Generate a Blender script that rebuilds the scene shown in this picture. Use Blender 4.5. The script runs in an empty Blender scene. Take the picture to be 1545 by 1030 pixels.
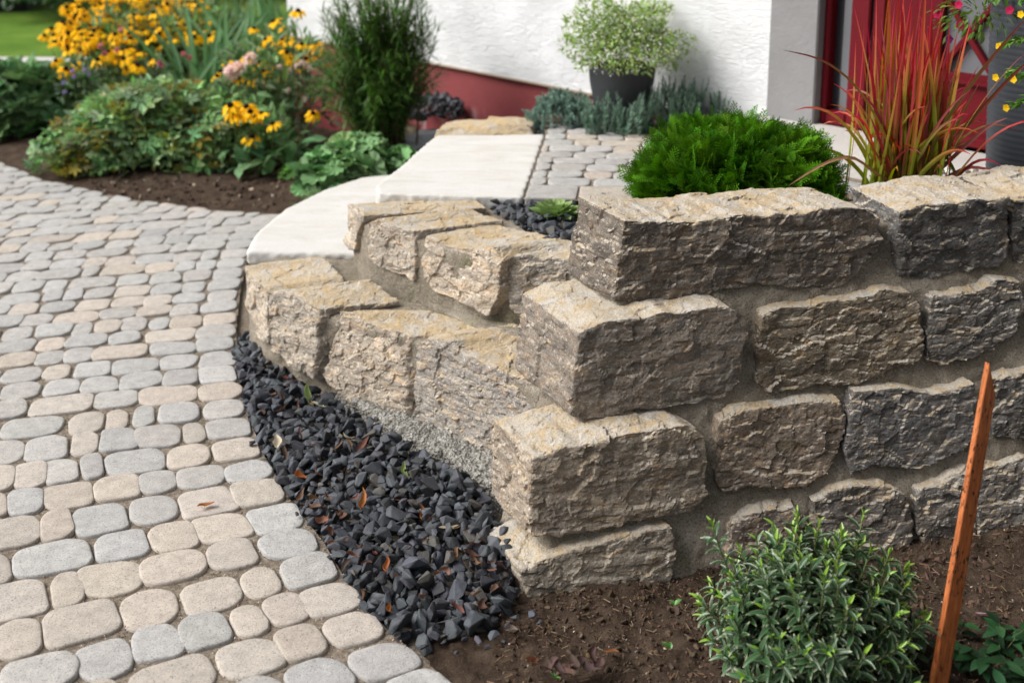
import bpy, bmesh, math, random
import numpy as np
from mathutils import Vector, Matrix

S = bpy.context.scene
COL = S.collection
R = math.radians
rng = np.random.default_rng(11)
random.seed(11)

# ------------------------------------------------------------------ camera, sky, sun, exposure
F, CX, CY, PITCH, CAMZ = 1700.0, 772.5, 150.0, R(11.4), 1.47      # focal length and principal point in photograph pixels
cam = bpy.data.objects.new('camera', bpy.data.cameras.new('camera'))
COL.objects.link(cam)
cam.location = (0, 0, CAMZ)
cam.rotation_euler = (R(90) - PITCH, 0, 0)
cam.data.sensor_width = 36
cam.data.lens = F / 1545 * 36
cam.data.shift_y = -(515 - CY) / 1545
cam.data.clip_end = 500
cam.data.clip_start = 0.05
cam.data.dof.use_dof = True
cam.data.dof.focus_distance = 2.55
cam.data.dof.aperture_fstop = 2.9
S.camera = cam

SUN_EL, SUN_AZ = R(43), math.atan2(-0.99, -0.06)
sdir = Vector((math.sin(SUN_AZ) * math.cos(SUN_EL), math.cos(SUN_AZ) * math.cos(SUN_EL), math.sin(SUN_EL)))
W = bpy.data.worlds.new('World'); S.world = W; W.use_nodes = True
nt = W.node_tree
sky = nt.nodes.new('ShaderNodeTexSky'); sky.sky_type = 'NISHITA'; sky.sun_disc = False
sky.sun_elevation = SUN_EL; sky.sun_rotation = SUN_AZ; sky.air_density = 1.0; sky.dust_density = 3.0; sky.ozone_density = 0.6
bg = nt.nodes['Background']; bg.inputs[1].default_value = 0.082
hs = nt.nodes.new('ShaderNodeHueSaturation'); hs.inputs['Saturation'].default_value = 0.4      # thin high cloud: a paler sky
nt.links.new(sky.outputs[0], hs.inputs['Color']); nt.links.new(hs.outputs[0], bg.inputs[0])
sl = bpy.data.lights.new('sun', 'SUN'); sl.energy = 3.0; sl.angle = R(38); sl.color = (1.0, 0.985, 0.965)
so = bpy.data.objects.new('sun', sl); COL.objects.link(so)
so.rotation_euler = sdir.to_track_quat('Z', 'Y').to_euler()
S.view_settings.view_transform = 'Standard'; S.view_settings.look = 'None'
S.view_settings.exposure = 0.77; S.view_settings.gamma = 1
S.render.engine = 'CYCLES'
S.cycles.use_denoising = True
S.cycles.max_bounces = 6; S.cycles.diffuse_bounces = 3; S.cycles.transparent_max_bounces = 8

# ------------------------------------------------------------------ pixel -> point helpers (photograph measured at 1545 x 1030)
cp, sp = math.cos(PITCH), math.sin(PITCH)
FWD, UPV = Vector((0, cp, -sp)), Vector((0, sp, cp))
def ray(px, py):
    return Vector(((px - CX) / F, 0, 0)) + FWD + UPV * ((CY - py) / F)
def at(px, py, z=0.0):
    d = ray(px, py); t = (z - CAMZ) / d.z
    return Vector((0, 0, CAMZ)) + d * t
def at_y(px, py, y):
    d = ray(px, py)
    return Vector((0, 0, CAMZ)) + d * (y / d.y)
def at_plane(px, py, p0, n):
    d = ray(px, py); o = Vector((0, 0, CAMZ))
    return o + d * ((p0 - o).dot(n) / d.dot(n))

# ------------------------------------------------------------------ numpy noise
def _hash(ix, iy, iz, seed):
    h = (ix.astype(np.int64) * 374761393 + iy.astype(np.int64) * 668265263 + iz.astype(np.int64) * 1274126177 + seed * 144269504) & 0xffffffff
    h = ((h ^ (h >> 13)) * 1103515245) & 0xffffffff
    h = ((h ^ (h >> 16)) * 2654435761) & 0xffffffff
    return (h ^ (h >> 15)) & 0xffffffff
def _r(ix, iy, iz, seed):
    return _hash(ix, iy, iz, seed) / 2147483648.0 - 1.0
def vnoise(p, seed=0):
    p = np.asarray(p, float); i = np.floor(p); f = p - i; u = f * f * (3 - 2 * f); i = i.astype(np.int64)
    x, y, z = i[:, 0], i[:, 1], i[:, 2]; res = 0
    for dx in (0, 1):
        wx = u[:, 0] if dx else 1 - u[:, 0]
        for dy in (0, 1):
            wy = u[:, 1] if dy else 1 - u[:, 1]
            for dz in (0, 1):
                wz = u[:, 2] if dz else 1 - u[:, 2]
                res = res + wx * wy * wz * _r(x + dx, y + dy, z + dz, seed)
    return res
def fbm(p, octv=4, seed=0, gain=0.5):
    a, s, r = 1.0, 0.0, 0
    for o in range(octv):
        r = r + a * vnoise(np.asarray(p) * 2 ** o, seed + o * 17); s += a; a *= gain
    return r / s
def facet(p, cell, seed=0):
    """broken rock: each random cell is a tilted plane of its own"""
    q = np.asarray(p) / cell; i = np.floor(q).astype(np.int64)
    best = np.full(len(q), 1e9); out = np.zeros(len(q))
    for dx in (-1, 0, 1):
        for dy in (-1, 0, 1):
            for dz in (-1, 0, 1):
                c = i + np.array([dx, dy, dz])
                a = [_r(c[:, 0], c[:, 1], c[:, 2], seed + k) for k in range(7)]
                s = c + 0.5 + 0.48 * np.stack(a[:3], 1)
                d = q - s; dist = (d * d).sum(1); m = dist < best
                val = (d * np.stack(a[3:6], 1)).sum(1) + 0.35 * a[6]
                out[m] = val[m]; best[m] = dist[m]
    return out * cell

# ------------------------------------------------------------------ object helpers
def tag(o, label=None, cat=None, group=None, kind=None):
    for k, v in (('label', label), ('category', cat), ('group', group), ('kind', kind)):
        if v: o[k] = v
    return o
def empty(name, loc, label, cat, group=None):
    o = bpy.data.objects.new(name, None); COL.objects.link(o); o.location = loc; o.empty_display_size = 0.05
    return tag(o, label, cat, group)
def link(name, me, parent=None, mat=None):
    o = bpy.data.objects.new(name, me); COL.objects.link(o)
    if mat is not None and not me.materials: me.materials.append(mat)
    if parent is not None:
        o.parent = parent; o.matrix_parent_inverse = Matrix.Translation(-Vector(parent_world(parent)))
    return o
def parent_world(p):
    v = Vector(p.location)
    return v if p.parent is None else v
def structure(name, me, mat, label, cat):
    return tag(link(name, me, None, mat), label, cat, None, 'structure')
def mesh_np(name, V, faces, col=None, smooth=False):
    """faces: list of int arrays (n,k)"""
    me = bpy.data.meshes.new(name); V = np.asarray(V, np.float32)
    faces = [np.asarray(f, np.int32) for f in faces if len(f)]
    nl = sum(f.size for f in faces); nf = sum(len(f) for f in faces)
    me.vertices.add(len(V)); me.vertices.foreach_set('co', V.ravel())
    me.loops.add(nl); me.loops.foreach_set('vertex_index', np.concatenate([f.ravel() for f in faces]))
    me.polygons.add(nf)
    tot = np.concatenate([np.full(len(f), f.shape[1], np.int32) for f in faces])
    st = np.concatenate([[0], np.cumsum(tot)[:-1]]).astype(np.int32)
    me.polygons.foreach_set('loop_start', st)
    if smooth: me.polygons.foreach_set('use_smooth', np.ones(nf, bool))
    else: me.polygons.foreach_set('use_smooth', np.zeros(nf, bool))
    if col is not None:
        a = me.color_attributes.new('Col', 'FLOAT_COLOR', 'POINT'); c = np.ones((len(V), 4), np.float32); c[:, :3] = col
        a.data.foreach_set('color', c.ravel())
    me.update(); me.validate()
    return me
class Acc:
    """gathers many small pieces (leaves, blades, stones) into one mesh"""
    def __init__(s): s.V, s.F, s.C, s.n = [], {}, [], 0
    def add(s, V, faces, col):
        V = np.asarray(V, float).reshape(-1, 3); s.V.append(V)
        c = np.empty((len(V), 3)); c[:] = col; s.C.append(c)
        for f in faces:
            f = np.asarray(f)
            if len(f): s.F.setdefault(f.shape[1], []).append(f + s.n)
        s.n += len(V)
    def inst(s, tv, tf, M, T, cols, tc=None):
        """template tv (m,3) by matrices M (n,3,3) (columns are the axes) at T (n,3); tc multiplies the colour per template vertex"""
        tv = np.asarray(tv, float); n, m = len(T), len(tv)
        if n == 0: return
        V = np.einsum('nij,mj->nmi', M, tv) + np.asarray(T)[:, None, :]
        C = np.repeat(np.asarray(cols, float)[:, None, :], m, 1)
        if tc is not None: C = C * np.asarray(tc)[None]
        off = (np.arange(n) * m)[:, None, None]
        s.V.append(V.reshape(-1, 3)); s.C.append(C.reshape(-1, 3))
        for f in tf:
            f = np.asarray(f)
            if len(f): s.F.setdefault(f.shape[1], []).append((f[None] + off).reshape(-1, f.shape[1]) + s.n)
        s.n += n * m
    def mesh(s, name, smooth=False):
        return mesh_np(name, np.concatenate(s.V), [np.concatenate(v) for v in s.F.values()], np.concatenate(s.C), smooth)
    def build(s, name, mat, parent=None, smooth=False):
        return link(name, s.mesh(name, smooth), parent, mat)
def unit(v):
    v = np.asarray(v, float); return v / (np.linalg.norm(v, axis=-1, keepdims=True) + 1e-12)
def frames(d, up, scale, wscale=None):
    """matrices whose y axis is d, whose z axis leans to up"""
    d = unit(d); up = np.asarray(up, float) + np.zeros_like(d)
    x = unit(np.cross(d, up) + 1e-9); z = unit(np.cross(x, d))
    s = np.asarray(scale, float) + np.zeros(len(d)); w = s if wscale is None else np.asarray(wscale) + np.zeros(len(d))
    return np.stack([x * w[:, None], d * s[:, None], z * s[:, None]], 2)
def rand_rot(n):
    q = rng.normal(size=(n, 4)); q /= np.linalg.norm(q, axis=1)[:, None]; w, x, y, z = q.T
    return np.stack([np.stack([1 - 2 * (y * y + z * z), 2 * (x * y - z * w), 2 * (x * z + y * w)], 1),
                     np.stack([2 * (x * y + z * w), 1 - 2 * (x * x + z * z), 2 * (y * z - x * w)], 1),
                     np.stack([2 * (x * z - y * w), 2 * (y * z + x * w), 1 - 2 * (x * x + y * y)], 1)], 1)
def jit(base, n, v=0.18, hue=0.08):
    b = np.asarray(base)[None] * (1 + rng.normal(0, v, (n, 1)).clip(-.5, .7))
    return (b * (1 + rng.normal(0, hue, (n, 3)))).clip(0.002, 0.95)

# ------------------------------------------------------------------ materials
def mat(name, build, disp=False):
    m = bpy.data.materials.new(name); m.use_nodes = True
    t = m.node_tree; b = t.nodes['Principled BSDF']; build(t, b); return m
def N(t, typ, **kw):
    n = t.nodes.new(typ)
    for k, v in kw.items():
        if k in n.inputs.keys(): n.inputs[k].default_value = v
        else: setattr(n, k, v)
    return n
def noise(t, scale, detail=4, rough=0.6, vec=None, dist=0.0):
    n = N(t, 'ShaderNodeTexNoise', Scale=scale, Detail=detail, Roughness=rough, Distortion=dist)
    if vec is not None: t.links.new(vec, n.inputs['Vector'])
    return n
def ramp(t, fac, stops):
    r = t.nodes.new('ShaderNodeValToRGB'); e = r.color_ramp.elements
    while len(e) < len(stops): e.new(0.5)
    for k, (p, c) in enumerate(stops):
        e[k].position = p; e[k].color = (*c, 1) if not isinstance(c, float) else (c, c, c, 1)
    t.links.new(fac, r.inputs[0]); return r.outputs[0]
def mix(t, fac, a, b, mode='MIX'):
    m = t.nodes.new('ShaderNodeMix'); m.data_type = 'RGBA'; m.blend_type = mode
    for i, v in ((0, fac), (6, a), (7, b)):
        if hasattr(v, 'is_linked'): t.links.new(v, m.inputs[i])
        elif i == 0: m.inputs[0].default_value = v
        else: m.inputs[i].default_value = (*v, 1)
    return m.outputs[2]
def mth(t, op, a, b=0.0):
    m = N(t, 'ShaderNodeMath', operation=op)
    for i, v in enumerate((a, b)):
        if hasattr(v, 'is_linked'): t.links.new(v, m.inputs[i])
        else: m.inputs[i].default_value = v
    return m.outputs[0]
def bump(t, b, height, strength=0.5, dist=0.01):
    n = N(t, 'ShaderNodeBump', Strength=strength, Distance=dist); t.links.new(height, n.inputs['Height'])
    if b.inputs['Normal'].is_linked:
        t.links.new(b.inputs['Normal'].links[0].from_socket, n.inputs['Normal'])
    t.links.new(n.outputs[0], b.inputs['Normal'])
def pos(t, scale=(1, 1, 1)):
    g = N(t, 'ShaderNodeNewGeometry'); m = N(t, 'ShaderNodeMapping'); m.inputs['Scale'].default_value = scale
    t.links.new(g.outputs['Position'], m.inputs[0]); return m.outputs[0]
def setc(t, b, c, rough=0.8, spec=0.3):
    if hasattr(c, 'is_linked'): t.links.new(c, b.inputs['Base Color'])
    else: b.inputs['Base Color'].default_value = (*c, 1)
    b.inputs['Roughness'].default_value = rough; b.inputs['Specular IOR Level'].default_value = spec

def _stone(t, b):
    p = pos(t); ps = pos(t, (1, 1, 2.6))
    oi = N(t, 'ShaderNodeObjectInfo')
    big = noise(t, 9, 6, .62, ps, .6).outputs[0]; med = noise(t, 38, 5, .65, ps, .4).outputs[0]; fine = noise(t, 190, 3, .6, p).outputs[0]
    grey = ramp(t, big, [(.3, (.15, .137, .124)), (.45, (.26, .237, .21)), (.58, (.33, .30, .262)), (.72, (.43, .40, .355))])
    grey = mix(t, mth(t, 'MULTIPLY', ramp(t, med, [(.35, .0), (.65, 1.0)]), .5), grey, (.23, .20, .165))
    rust = ramp(t, noise(t, 14, 5, .7, ps, 1.2).outputs[0], [(.54, 0.0), (.66, 1.0)])
    grey = mix(t, mth(t, 'MULTIPLY', rust, .5), grey, (.38, .245, .125))
    pale = ramp(t, noise(t, 95, 4, .75, p, .5).outputs[0], [(.56, 0.0), (.66, 1.0)])
    grey = mix(t, mth(t, 'MULTIPLY', pale, .8), grey, (.58, .54, .48))
    dark = ramp(t, noise(t, 110, 4, .75, ps, .8).outputs[0], [(.34, 1.0), (.46, 0.0)])
    grey = mix(t, mth(t, 'MULTIPLY', dark, .55), grey, (.07, .06, .05))
    vein = noise(t, 7, 4, .6, pos(t, (1, 1, 4.5)), .9).outputs[0]      # thin rusty bedding seams
    vein = ramp(t, mth(t, 'ABSOLUTE', mth(t, 'SUBTRACT', mth(t, 'FRACT', mth(t, 'MULTIPLY', vein, 6.0)), .5)), [(.0, 1.0), (.045, .55), (.09, 0.0)])
    grey = mix(t, mth(t, 'MULTIPLY', vein, mth(t, 'MULTIPLY', ramp(t, big, [(.42, 0.0), (.58, 1.0)]), .7)), grey, (.40, .26, .13))
    tone = ramp(t, noise(t, 19, 5, .7, ps, .8).outputs[0], [(.34, .68), (.5, 1.0), (.66, 1.25)]); grey = mix(t, 1.0, grey, tone, 'MULTIPLY')
    grey = mix(t, 1.0, grey, oi.outputs['Color'], 'MULTIPLY')
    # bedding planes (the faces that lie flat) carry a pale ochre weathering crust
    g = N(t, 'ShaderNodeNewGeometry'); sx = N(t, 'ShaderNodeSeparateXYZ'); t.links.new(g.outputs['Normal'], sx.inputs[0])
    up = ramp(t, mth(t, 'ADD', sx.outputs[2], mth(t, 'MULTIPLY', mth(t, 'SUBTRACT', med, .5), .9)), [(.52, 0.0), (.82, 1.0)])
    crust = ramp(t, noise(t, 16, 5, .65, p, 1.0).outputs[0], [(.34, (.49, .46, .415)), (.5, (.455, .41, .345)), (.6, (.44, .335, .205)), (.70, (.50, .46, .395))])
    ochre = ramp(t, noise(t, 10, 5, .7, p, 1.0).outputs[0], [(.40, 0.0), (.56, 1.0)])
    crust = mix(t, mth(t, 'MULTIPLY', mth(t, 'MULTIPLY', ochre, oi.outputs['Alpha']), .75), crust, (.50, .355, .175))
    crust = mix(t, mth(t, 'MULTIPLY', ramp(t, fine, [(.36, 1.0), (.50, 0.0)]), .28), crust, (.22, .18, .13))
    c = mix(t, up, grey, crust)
    moss = ramp(t, noise(t, 11, 4, .6, p, .5).outputs[0], [(.66, 0.0), (.78, 1.0)])
    c = mix(t, mth(t, 'MULTIPLY', moss, .35), c, (.11, .115, .03))
    c = mix(t, 1.0, c, ramp(t, noise(t, 260, 3, .75, p).outputs[0], [(.32, .76), (.5, 1.0), (.68, 1.16)]), 'MULTIPLY')
    setc(t, b, c, .88, .2)
    rid = N(t, 'ShaderNodeTexNoise', noise_type='RIDGED_MULTIFRACTAL', normalize=True, Scale=24.0, Detail=9.0, Roughness=.62, Distortion=.5); t.links.new(ps, rid.inputs['Vector'])
    bump(t, b, rid.outputs[0], .35, .010); bump(t, b, fine, .7, .005)
    bump(t, b, noise(t, 85, 6, .78, ps, .4).outputs[0], .7, .007)
def _mortar(t, b):
    p = pos(t); n = noise(t, 10, 5, .6, p).outputs[0]; f = noise(t, 240, 3, .7, p).outputs[0]
    c = ramp(t, n, [(.3, (.22, .185, .138)), (.55, (.32, .275, .215)), (.75, (.41, .365, .295))])
    moss = ramp(t, noise(t, 7, 4, .6, p, .6).outputs[0], [(.58, 0.0), (.72, 1.0)])
    c = mix(t, mth(t, 'MULTIPLY', moss, .55), c, (.17, .18, .07))
    c = mix(t, mth(t, 'MULTIPLY', ramp(t, f, [(.38, 1.0), (.48, 0.0)]), .7), c, (.10, .085, .065))
    c = mix(t, mth(t, 'MULTIPLY', ramp(t, noise(t, 170, 2, .6, p).outputs[0], [(.60, 0.0), (.68, 1.0)]), .6), c, (.50, .46, .39))
    setc(t, b, c, .95, .15); bump(t, b, f, .8, .006); bump(t, b, noise(t, 55, 6, .75, p).outputs[0], .7, .014)
def _concrete(t, b):
    p = pos(t); v = N(t, 'ShaderNodeTexVoronoi', Scale=120.0); t.links.new(p, v.inputs['Vector'])
    c = ramp(t, noise(t, 60, 5, .7, p).outputs[0], [(.32, (.10, .095, .08)), (.5, (.27, .255, .225)), (.68, (.46, .445, .41))])
    setc(t, b, c, .95, .15); bump(t, b, v.outputs['Distance'], .9, .012); bump(t, b, noise(t, 150, 4, .7, p).outputs[0], .7, .006)
def _paver(t, b):
    p = pos(t); a = N(t, 'ShaderNodeAttribute', attribute_name='Col')
    f = noise(t, 250, 4, .85, p).outputs[0]; m = noise(t, 30, 5, .7, p).outputs[0]
    c = mix(t, 1.0, a.outputs[0], ramp(t, m, [(.3, .78), (.7, 1.14)]), 'MULTIPLY')
    c = mix(t, mth(t, 'MULTIPLY', ramp(t, f, [(.37, 1.0), (.45, 0.0)]), .85), c, (.11, .10, .088))
    c = mix(t, mth(t, 'MULTIPLY', ramp(t, noise(t, 300, 2, .6, p).outputs[0], [(.62, 0.0), (.72, 1.0)]), .5), c, (.62, .60, .56))
    setc(t, b, c, .9, .2); bump(t, b, f, .6, .004); bump(t, b, noise(t, 110, 4, .6, p).outputs[0], .35, .004)
def _slab(t, b):
    p = pos(t, (1, 3, 1)); c = ramp(t, noise(t, 5, 6, .65, p, .8).outputs[0], [(.3, (.46, .435, .395)), (.5, (.51, .495, .465)), (.7, (.54, .53, .51))])
    c = mix(t, mth(t, 'MULTIPLY', ramp(t, noise(t, 13, 5, .7, p, 1.5).outputs[0], [(.58, 0.0), (.70, 1.0)]), .45), c, (.44, .35, .25))
    c = mix(t, mth(t, 'MULTIPLY', ramp(t, noise(t, 160, 4, .75, pos(t)).outputs[0], [(.34, 1.0), (.44, 0.0)]), .35), c, (.30, .27, .22))
    setc(t, b, c, .85, .2); bump(t, b, noise(t, 70, 5, .7, pos(t)).outputs[0], .4, .004)
def _soil(t, b):
    p = pos(t); n = noise(t, 18, 6, .7, p, .4).outputs[0]
    c = ramp(t, n, [(.3, (.028, .019, .013)), (.5, (.064, .043, .030)), (.7, (.110, .078, .055))])
    c = mix(t, mth(t, 'MULTIPLY', ramp(t, noise(t, 160, 3, .7, p).outputs[0], [(.62, 0.0), (.7, 1.0)]), .55), c, (.22, .16, .11))
    setc(t, b, c, .97, .1); bump(t, b, noise(t, 90, 6, .75, p).outputs[0], .9, .014)
def _vc(rough=.8, spec=.25, bs=0.0, bscale=120):
    def f(t, b):
        a = N(t, 'ShaderNodeAttribute', attribute_name='Col'); setc(t, b, a.outputs[0], rough, spec)
        if bs: bump(t, b, noise(t, bscale, 4, .7, pos(t)).outputs[0], bs, .004)
    return f
def _leaf(trans=.28, rough=.5, spec=.35):
    def f(t, b):
        a = N(t, 'ShaderNodeAttribute', attribute_name='Col'); setc(t, b, a.outputs[0], rough, spec)
        tr = N(t, 'ShaderNodeBsdfTranslucent'); mx = N(t, 'ShaderNodeMixShader'); mx.inputs[0].default_value = trans
        hs = N(t, 'ShaderNodeHueSaturation', Saturation=1.15, Value=1.25); t.links.new(a.outputs[0], hs.inputs['Color']); t.links.new(hs.outputs[0], tr.inputs[0])
        t.links.new(b.outputs[0], mx.inputs[1]); t.links.new(tr.outputs[0], mx.inputs[2]); t.links.new(mx.outputs[0], t.nodes['Material Output'].inputs[0])
    return f
def _plain(c, rough=.6, spec=.3, bs=0, bscale=40, metal=0):
    def f(t, b):
        n = noise(t, 6, 4, .6, pos(t)).outputs[0]
        setc(t, b, mix(t, n, tuple(x * .85 for x in c), tuple(min(1, x * 1.12) for x in c)), rough, spec); b.inputs['Metallic'].default_value = metal
        if bs: bump(t, b, noise(t, bscale, 5, .65, pos(t)).outputs[0], bs, .01)
    return f
def _plaster(t, b):
    p = pos(t, (1, 1, 3.2)); p2 = pos(t)
    c = ramp(t, noise(t, 3, 4, .6, p2).outputs[0], [(.3, (.64, .645, .65)), (.55, (.72, .725, .73)), (.7, (.74, .745, .75))])
    setc(t, b, c, .95, .1)
    bump(t, b, mth(t, 'MULTIPLY', ramp(t, noise(t, 23, 7, .7, p, 1.1).outputs[0], [(.34, 0.0), (.52, .7), (.66, 1.0)]), ramp(t, noise(t, 5, 4, .6, p2).outputs[0], [(.35, .25), (.65, 1.0)])), .6, .012); bump(t, b, noise(t, 120, 3, .6, p2).outputs[0], .35, .004)
def _plinth(t, b):
    p = pos(t); c = ramp(t, noise(t, 4, 5, .6, p).outputs[0], [(.3, (.19, .040, .043)), (.7, (.24, .056, .058))])
    g = N(t, 'ShaderNodeSeparateXYZ'); t.links.new(p, g.inputs[0])
    damp = mth(t, 'MULTIPLY', ramp(t, noise(t, 5, 4, .6, pos(t, (1.5, 1.5, .5))).outputs[0], [(.55, 0.0), (.68, 1.0)]), ramp(t, g.outputs[2], [(.20, 1.0), (.34, 0.0)]))
    c = mix(t, mth(t, 'MULTIPLY', damp, .75), c, (.52, .42, .44)); setc(t, b, c, .85, .2); bump(t, b, noise(t, 150, 3, .6, p).outputs[0], .3, .004)
def _stake(t, b):
    p = pos(t, (1, 1, .16)); tc = N(t, 'ShaderNodeTexCoord')
    m = N(t, 'ShaderNodeMapping'); m.inputs['Scale'].default_value = (1, 1, .13); t.links.new(tc.outputs['Object'], m.inputs[0])
    n = noise(t, 150, 4, .6, m.outputs[0]).outputs[0]
    c = ramp(t, n, [(.32, (.20, .055, .016)), (.5, (.36, .105, .029)), (.68, (.48, .155, .048))])
    m2 = N(t, 'ShaderNodeMapping'); m2.inputs['Scale'].default_value = (1, 1, .3); t.links.new(tc.outputs['Object'], m2.inputs[0])
    h = ramp(t, noise(t, 260, 2, .5, m2.outputs[0], .3).outputs[0], [(.37, 1.0), (.41, 0.0)])
    msk = ramp(t, noise(t, 9, 2, .5, tc.outputs['Object']).outputs[0], [(.42, 0.0), (.55, 1.0)])
    hm = mth(t, 'MULTIPLY', h, msk); c = mix(t, hm, c, (.02, .008, .004))
    setc(t, b, c, .5, .35); bump(t, b, mth(t, 'SUBTRACT', 1.0, hm), .6, .003); bump(t, b, n, .25, .003)
def _blade(t, b):
    _leaf(.35, .45, .3)(t, b)
def _glass(t, b):
    setc(t, b, (.03, .032, .036), .08, .5)

M = {
 'stone': mat('limestone_block', _stone), 'mortar': mat('lime_mortar', _mortar), 'concrete': mat('rough_concrete', _concrete), 'paver': mat('concrete_paver', _paver),
 'slab': mat('pale_limestone', _slab), 'soil': mat('garden_soil', _soil), 'rock': mat('basalt_chippings', _vc(.62, .35, .45, 90)), 'grit': mat('joint_grit', _vc(.95, .1)),
 'sand': mat('joint_sand', lambda t, b: (setc(t, b, ramp(t, noise(t, 90, 5, .75, pos(t)).outputs[0], [(.3, (.09, .07, .052)), (.5, (.21, .17, .13)), (.7, (.34, .295, .24))]), .97, .1), bump(t, b, noise(t, 260, 4, .7, pos(t)).outputs[0], .8, .006))),
 'leaf': mat('soft_leaf', _leaf()), 'thuja': mat('scale_leaf', _leaf(.25, .75, .08)), 'leafg': mat('glossy_leaf', _leaf(.12, .32, .5)), 'matte_leaf': mat('matte_leaf', _leaf(.18, .65, .2)), 'dry': mat('dry_leaf', _leaf(.2, .7, .2)), 'blade': mat('grass_blade', _blade),
 'petal': mat('flower_petal', _leaf(.3, .6, .15)), 'stem': mat('plant_stem', _vc(.7, .2)), 'wood': mat('bark', _plain((.09, .06, .04), .9, .1, .4, 80)),
 'plaster': mat('rough_plaster', _plaster), 'smooth': mat('smooth_plaster', _plain((.235, .231, .232), .93, .1, .35, 45)), 'plinth': mat('red_plinth_paint', _plinth),
 'red': mat('red_door_paint', _plain((.12, .003, .008), .5, .2)), 'glass': mat('dark_glass', _glass), 'curtain': mat('grey_curtain', _plain((.16, .165, .175), .9, .1)), 'black': mat('unlit_black', _plain((.012, .012, .013), .6, .3)),
 'pot': mat('anthracite_pot', _plain((.040, .042, .046), .55, .3, .15, 90)), 'planter': mat('ribbed_planter', _plain((.045, .052, .062), .45, .4)),
 'slate': mat('grey_slate', _plain((.19, .205, .22), .7, .3, .25, 60)), 'doorstep': mat('door_step_stone', _plain((.47, .45, .42), .85, .2, .4, 70)),
 'grass': mat('lawn_turf', lambda t, b: (setc(t, b, ramp(t, noise(t, 2.2, 5, .6, pos(t)).outputs[0], [(.3, (.075, .165, .018)), (.7, (.16, .26, .035))]), .9, .1), bump(t, b, noise(t, 60, 4, .7, pos(t)).outputs[0], .8, .03))),
 'path': mat('pale_path', _plain((.50, .47, .45), .9, .15, .3, 50)), 'stake': mat('stained_wood', _stake), 'tile': mat('roof_tile', _plain((.17, .05, .03), .8, .2)), 'white': mat('white_paint', _plain((.72, .73, .76), .7, .2)), 'tan': mat('tan_base', _plain((.35, .27, .2), .9, .1)),
}
# ------------------------------------------------------------------ ground, lawn, path
def poly_mesh(name, pts, z0=None, thick=0.0):
    bm = bmesh.new(); vs = [bm.verts.new(p) for p in pts]; f = bm.faces.new(vs); f.normal_update()
    if f.normal.z < 0: f.normal_flip()
    if thick:
        r = bmesh.ops.extrude_face_region(bm, geom=[f])
        for v in r['geom']:
            if isinstance(v, bmesh.types.BMVert): v.co.z -= thick
        bmesh.ops.recalc_face_normals(bm, faces=bm.faces)
    me = bpy.data.meshes.new(name); bm.to_mesh(me); bm.free(); return me
def inside(P, poly):
    x, y = P[:, 0], P[:, 1]; c = np.zeros(len(P), bool); n = len(poly)
    for i in range(n):
        x1, y1 = poly[i][:2]; x2, y2 = poly[(i + 1) % n][:2]
        k = ((y1 > y) != (y2 > y)) & (x < (x2 - x1) * (y - y1) / (y2 - y1 + 1e-12) + x1); c ^= k
    return c
def edge_dist(P, poly):
    d = np.full(len(P), 1e9); n = len(poly)
    for i in range(n):
        a = np.array(poly[i][:2], float); b = np.array(poly[(i + 1) % n][:2], float); ab = b - a
        t = ((P[:, :2] - a) @ ab / (ab @ ab + 1e-12)).clip(0, 1); d = np.minimum(d, np.linalg.norm(P[:, :2] - a - t[:, None] * ab, axis=1))
    return d
def heightfield(name, poly, hfun, step, matl, label, cat):
    xs = [p[0] for p in poly]; ys = [p[1] for p in poly]
    gx = np.arange(min(xs), max(xs) + step, step); gy = np.arange(min(ys), max(ys) + step, step)
    X, Y = np.meshgrid(gx, gy); P = np.stack([X.ravel(), Y.ravel()], 1)
    V = np.column_stack([P, hfun(P)]); nx = len(gx)
    q = (np.arange(len(gy) - 1)[:, None] * nx + np.arange(nx - 1)[None]).ravel(); Fq = np.stack([q, q + 1, q + nx + 1, q + nx], 1)
    Fq = Fq[inside(V[Fq].mean(1), poly)]
    u, inv = np.unique(Fq, return_inverse=True)
    return structure(name, mesh_np(name, V[u], [inv.reshape(Fq.shape)], None, True), matl, label, cat)
def P2(px, py, z=0.0):
    v = at(px, py, z); return (v.x, v.y)

g = poly_mesh('ground', [(-90, -60, -.06), (90, -60, -.06), (90, 150, -.06), (-90, 150, -.06)])
structure('ground', g, M['soil'], 'bare brown earth under the whole garden', 'ground')
lawn = poly_mesh('lawn', [(-14, 9.2, -.01), (-2.0, 8.9, -.01), (-.2, 9.5, -.01), (3, 16, -.01), (-4, 22, -.01), (-16, 22, -.01)])
structure('lawn', lawn, M['grass'], 'bright green mown lawn beyond the flower bed', 'lawn')
pth = poly_mesh('path', [(-14, 6.9, -.006), (-3.7, 7.1, -.006), (-3.4, 9.05, -.006), (-14, 9.25, -.006)])
structure('path', pth, M['path'], 'pale path between flower bed and lawn', 'path')

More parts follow.
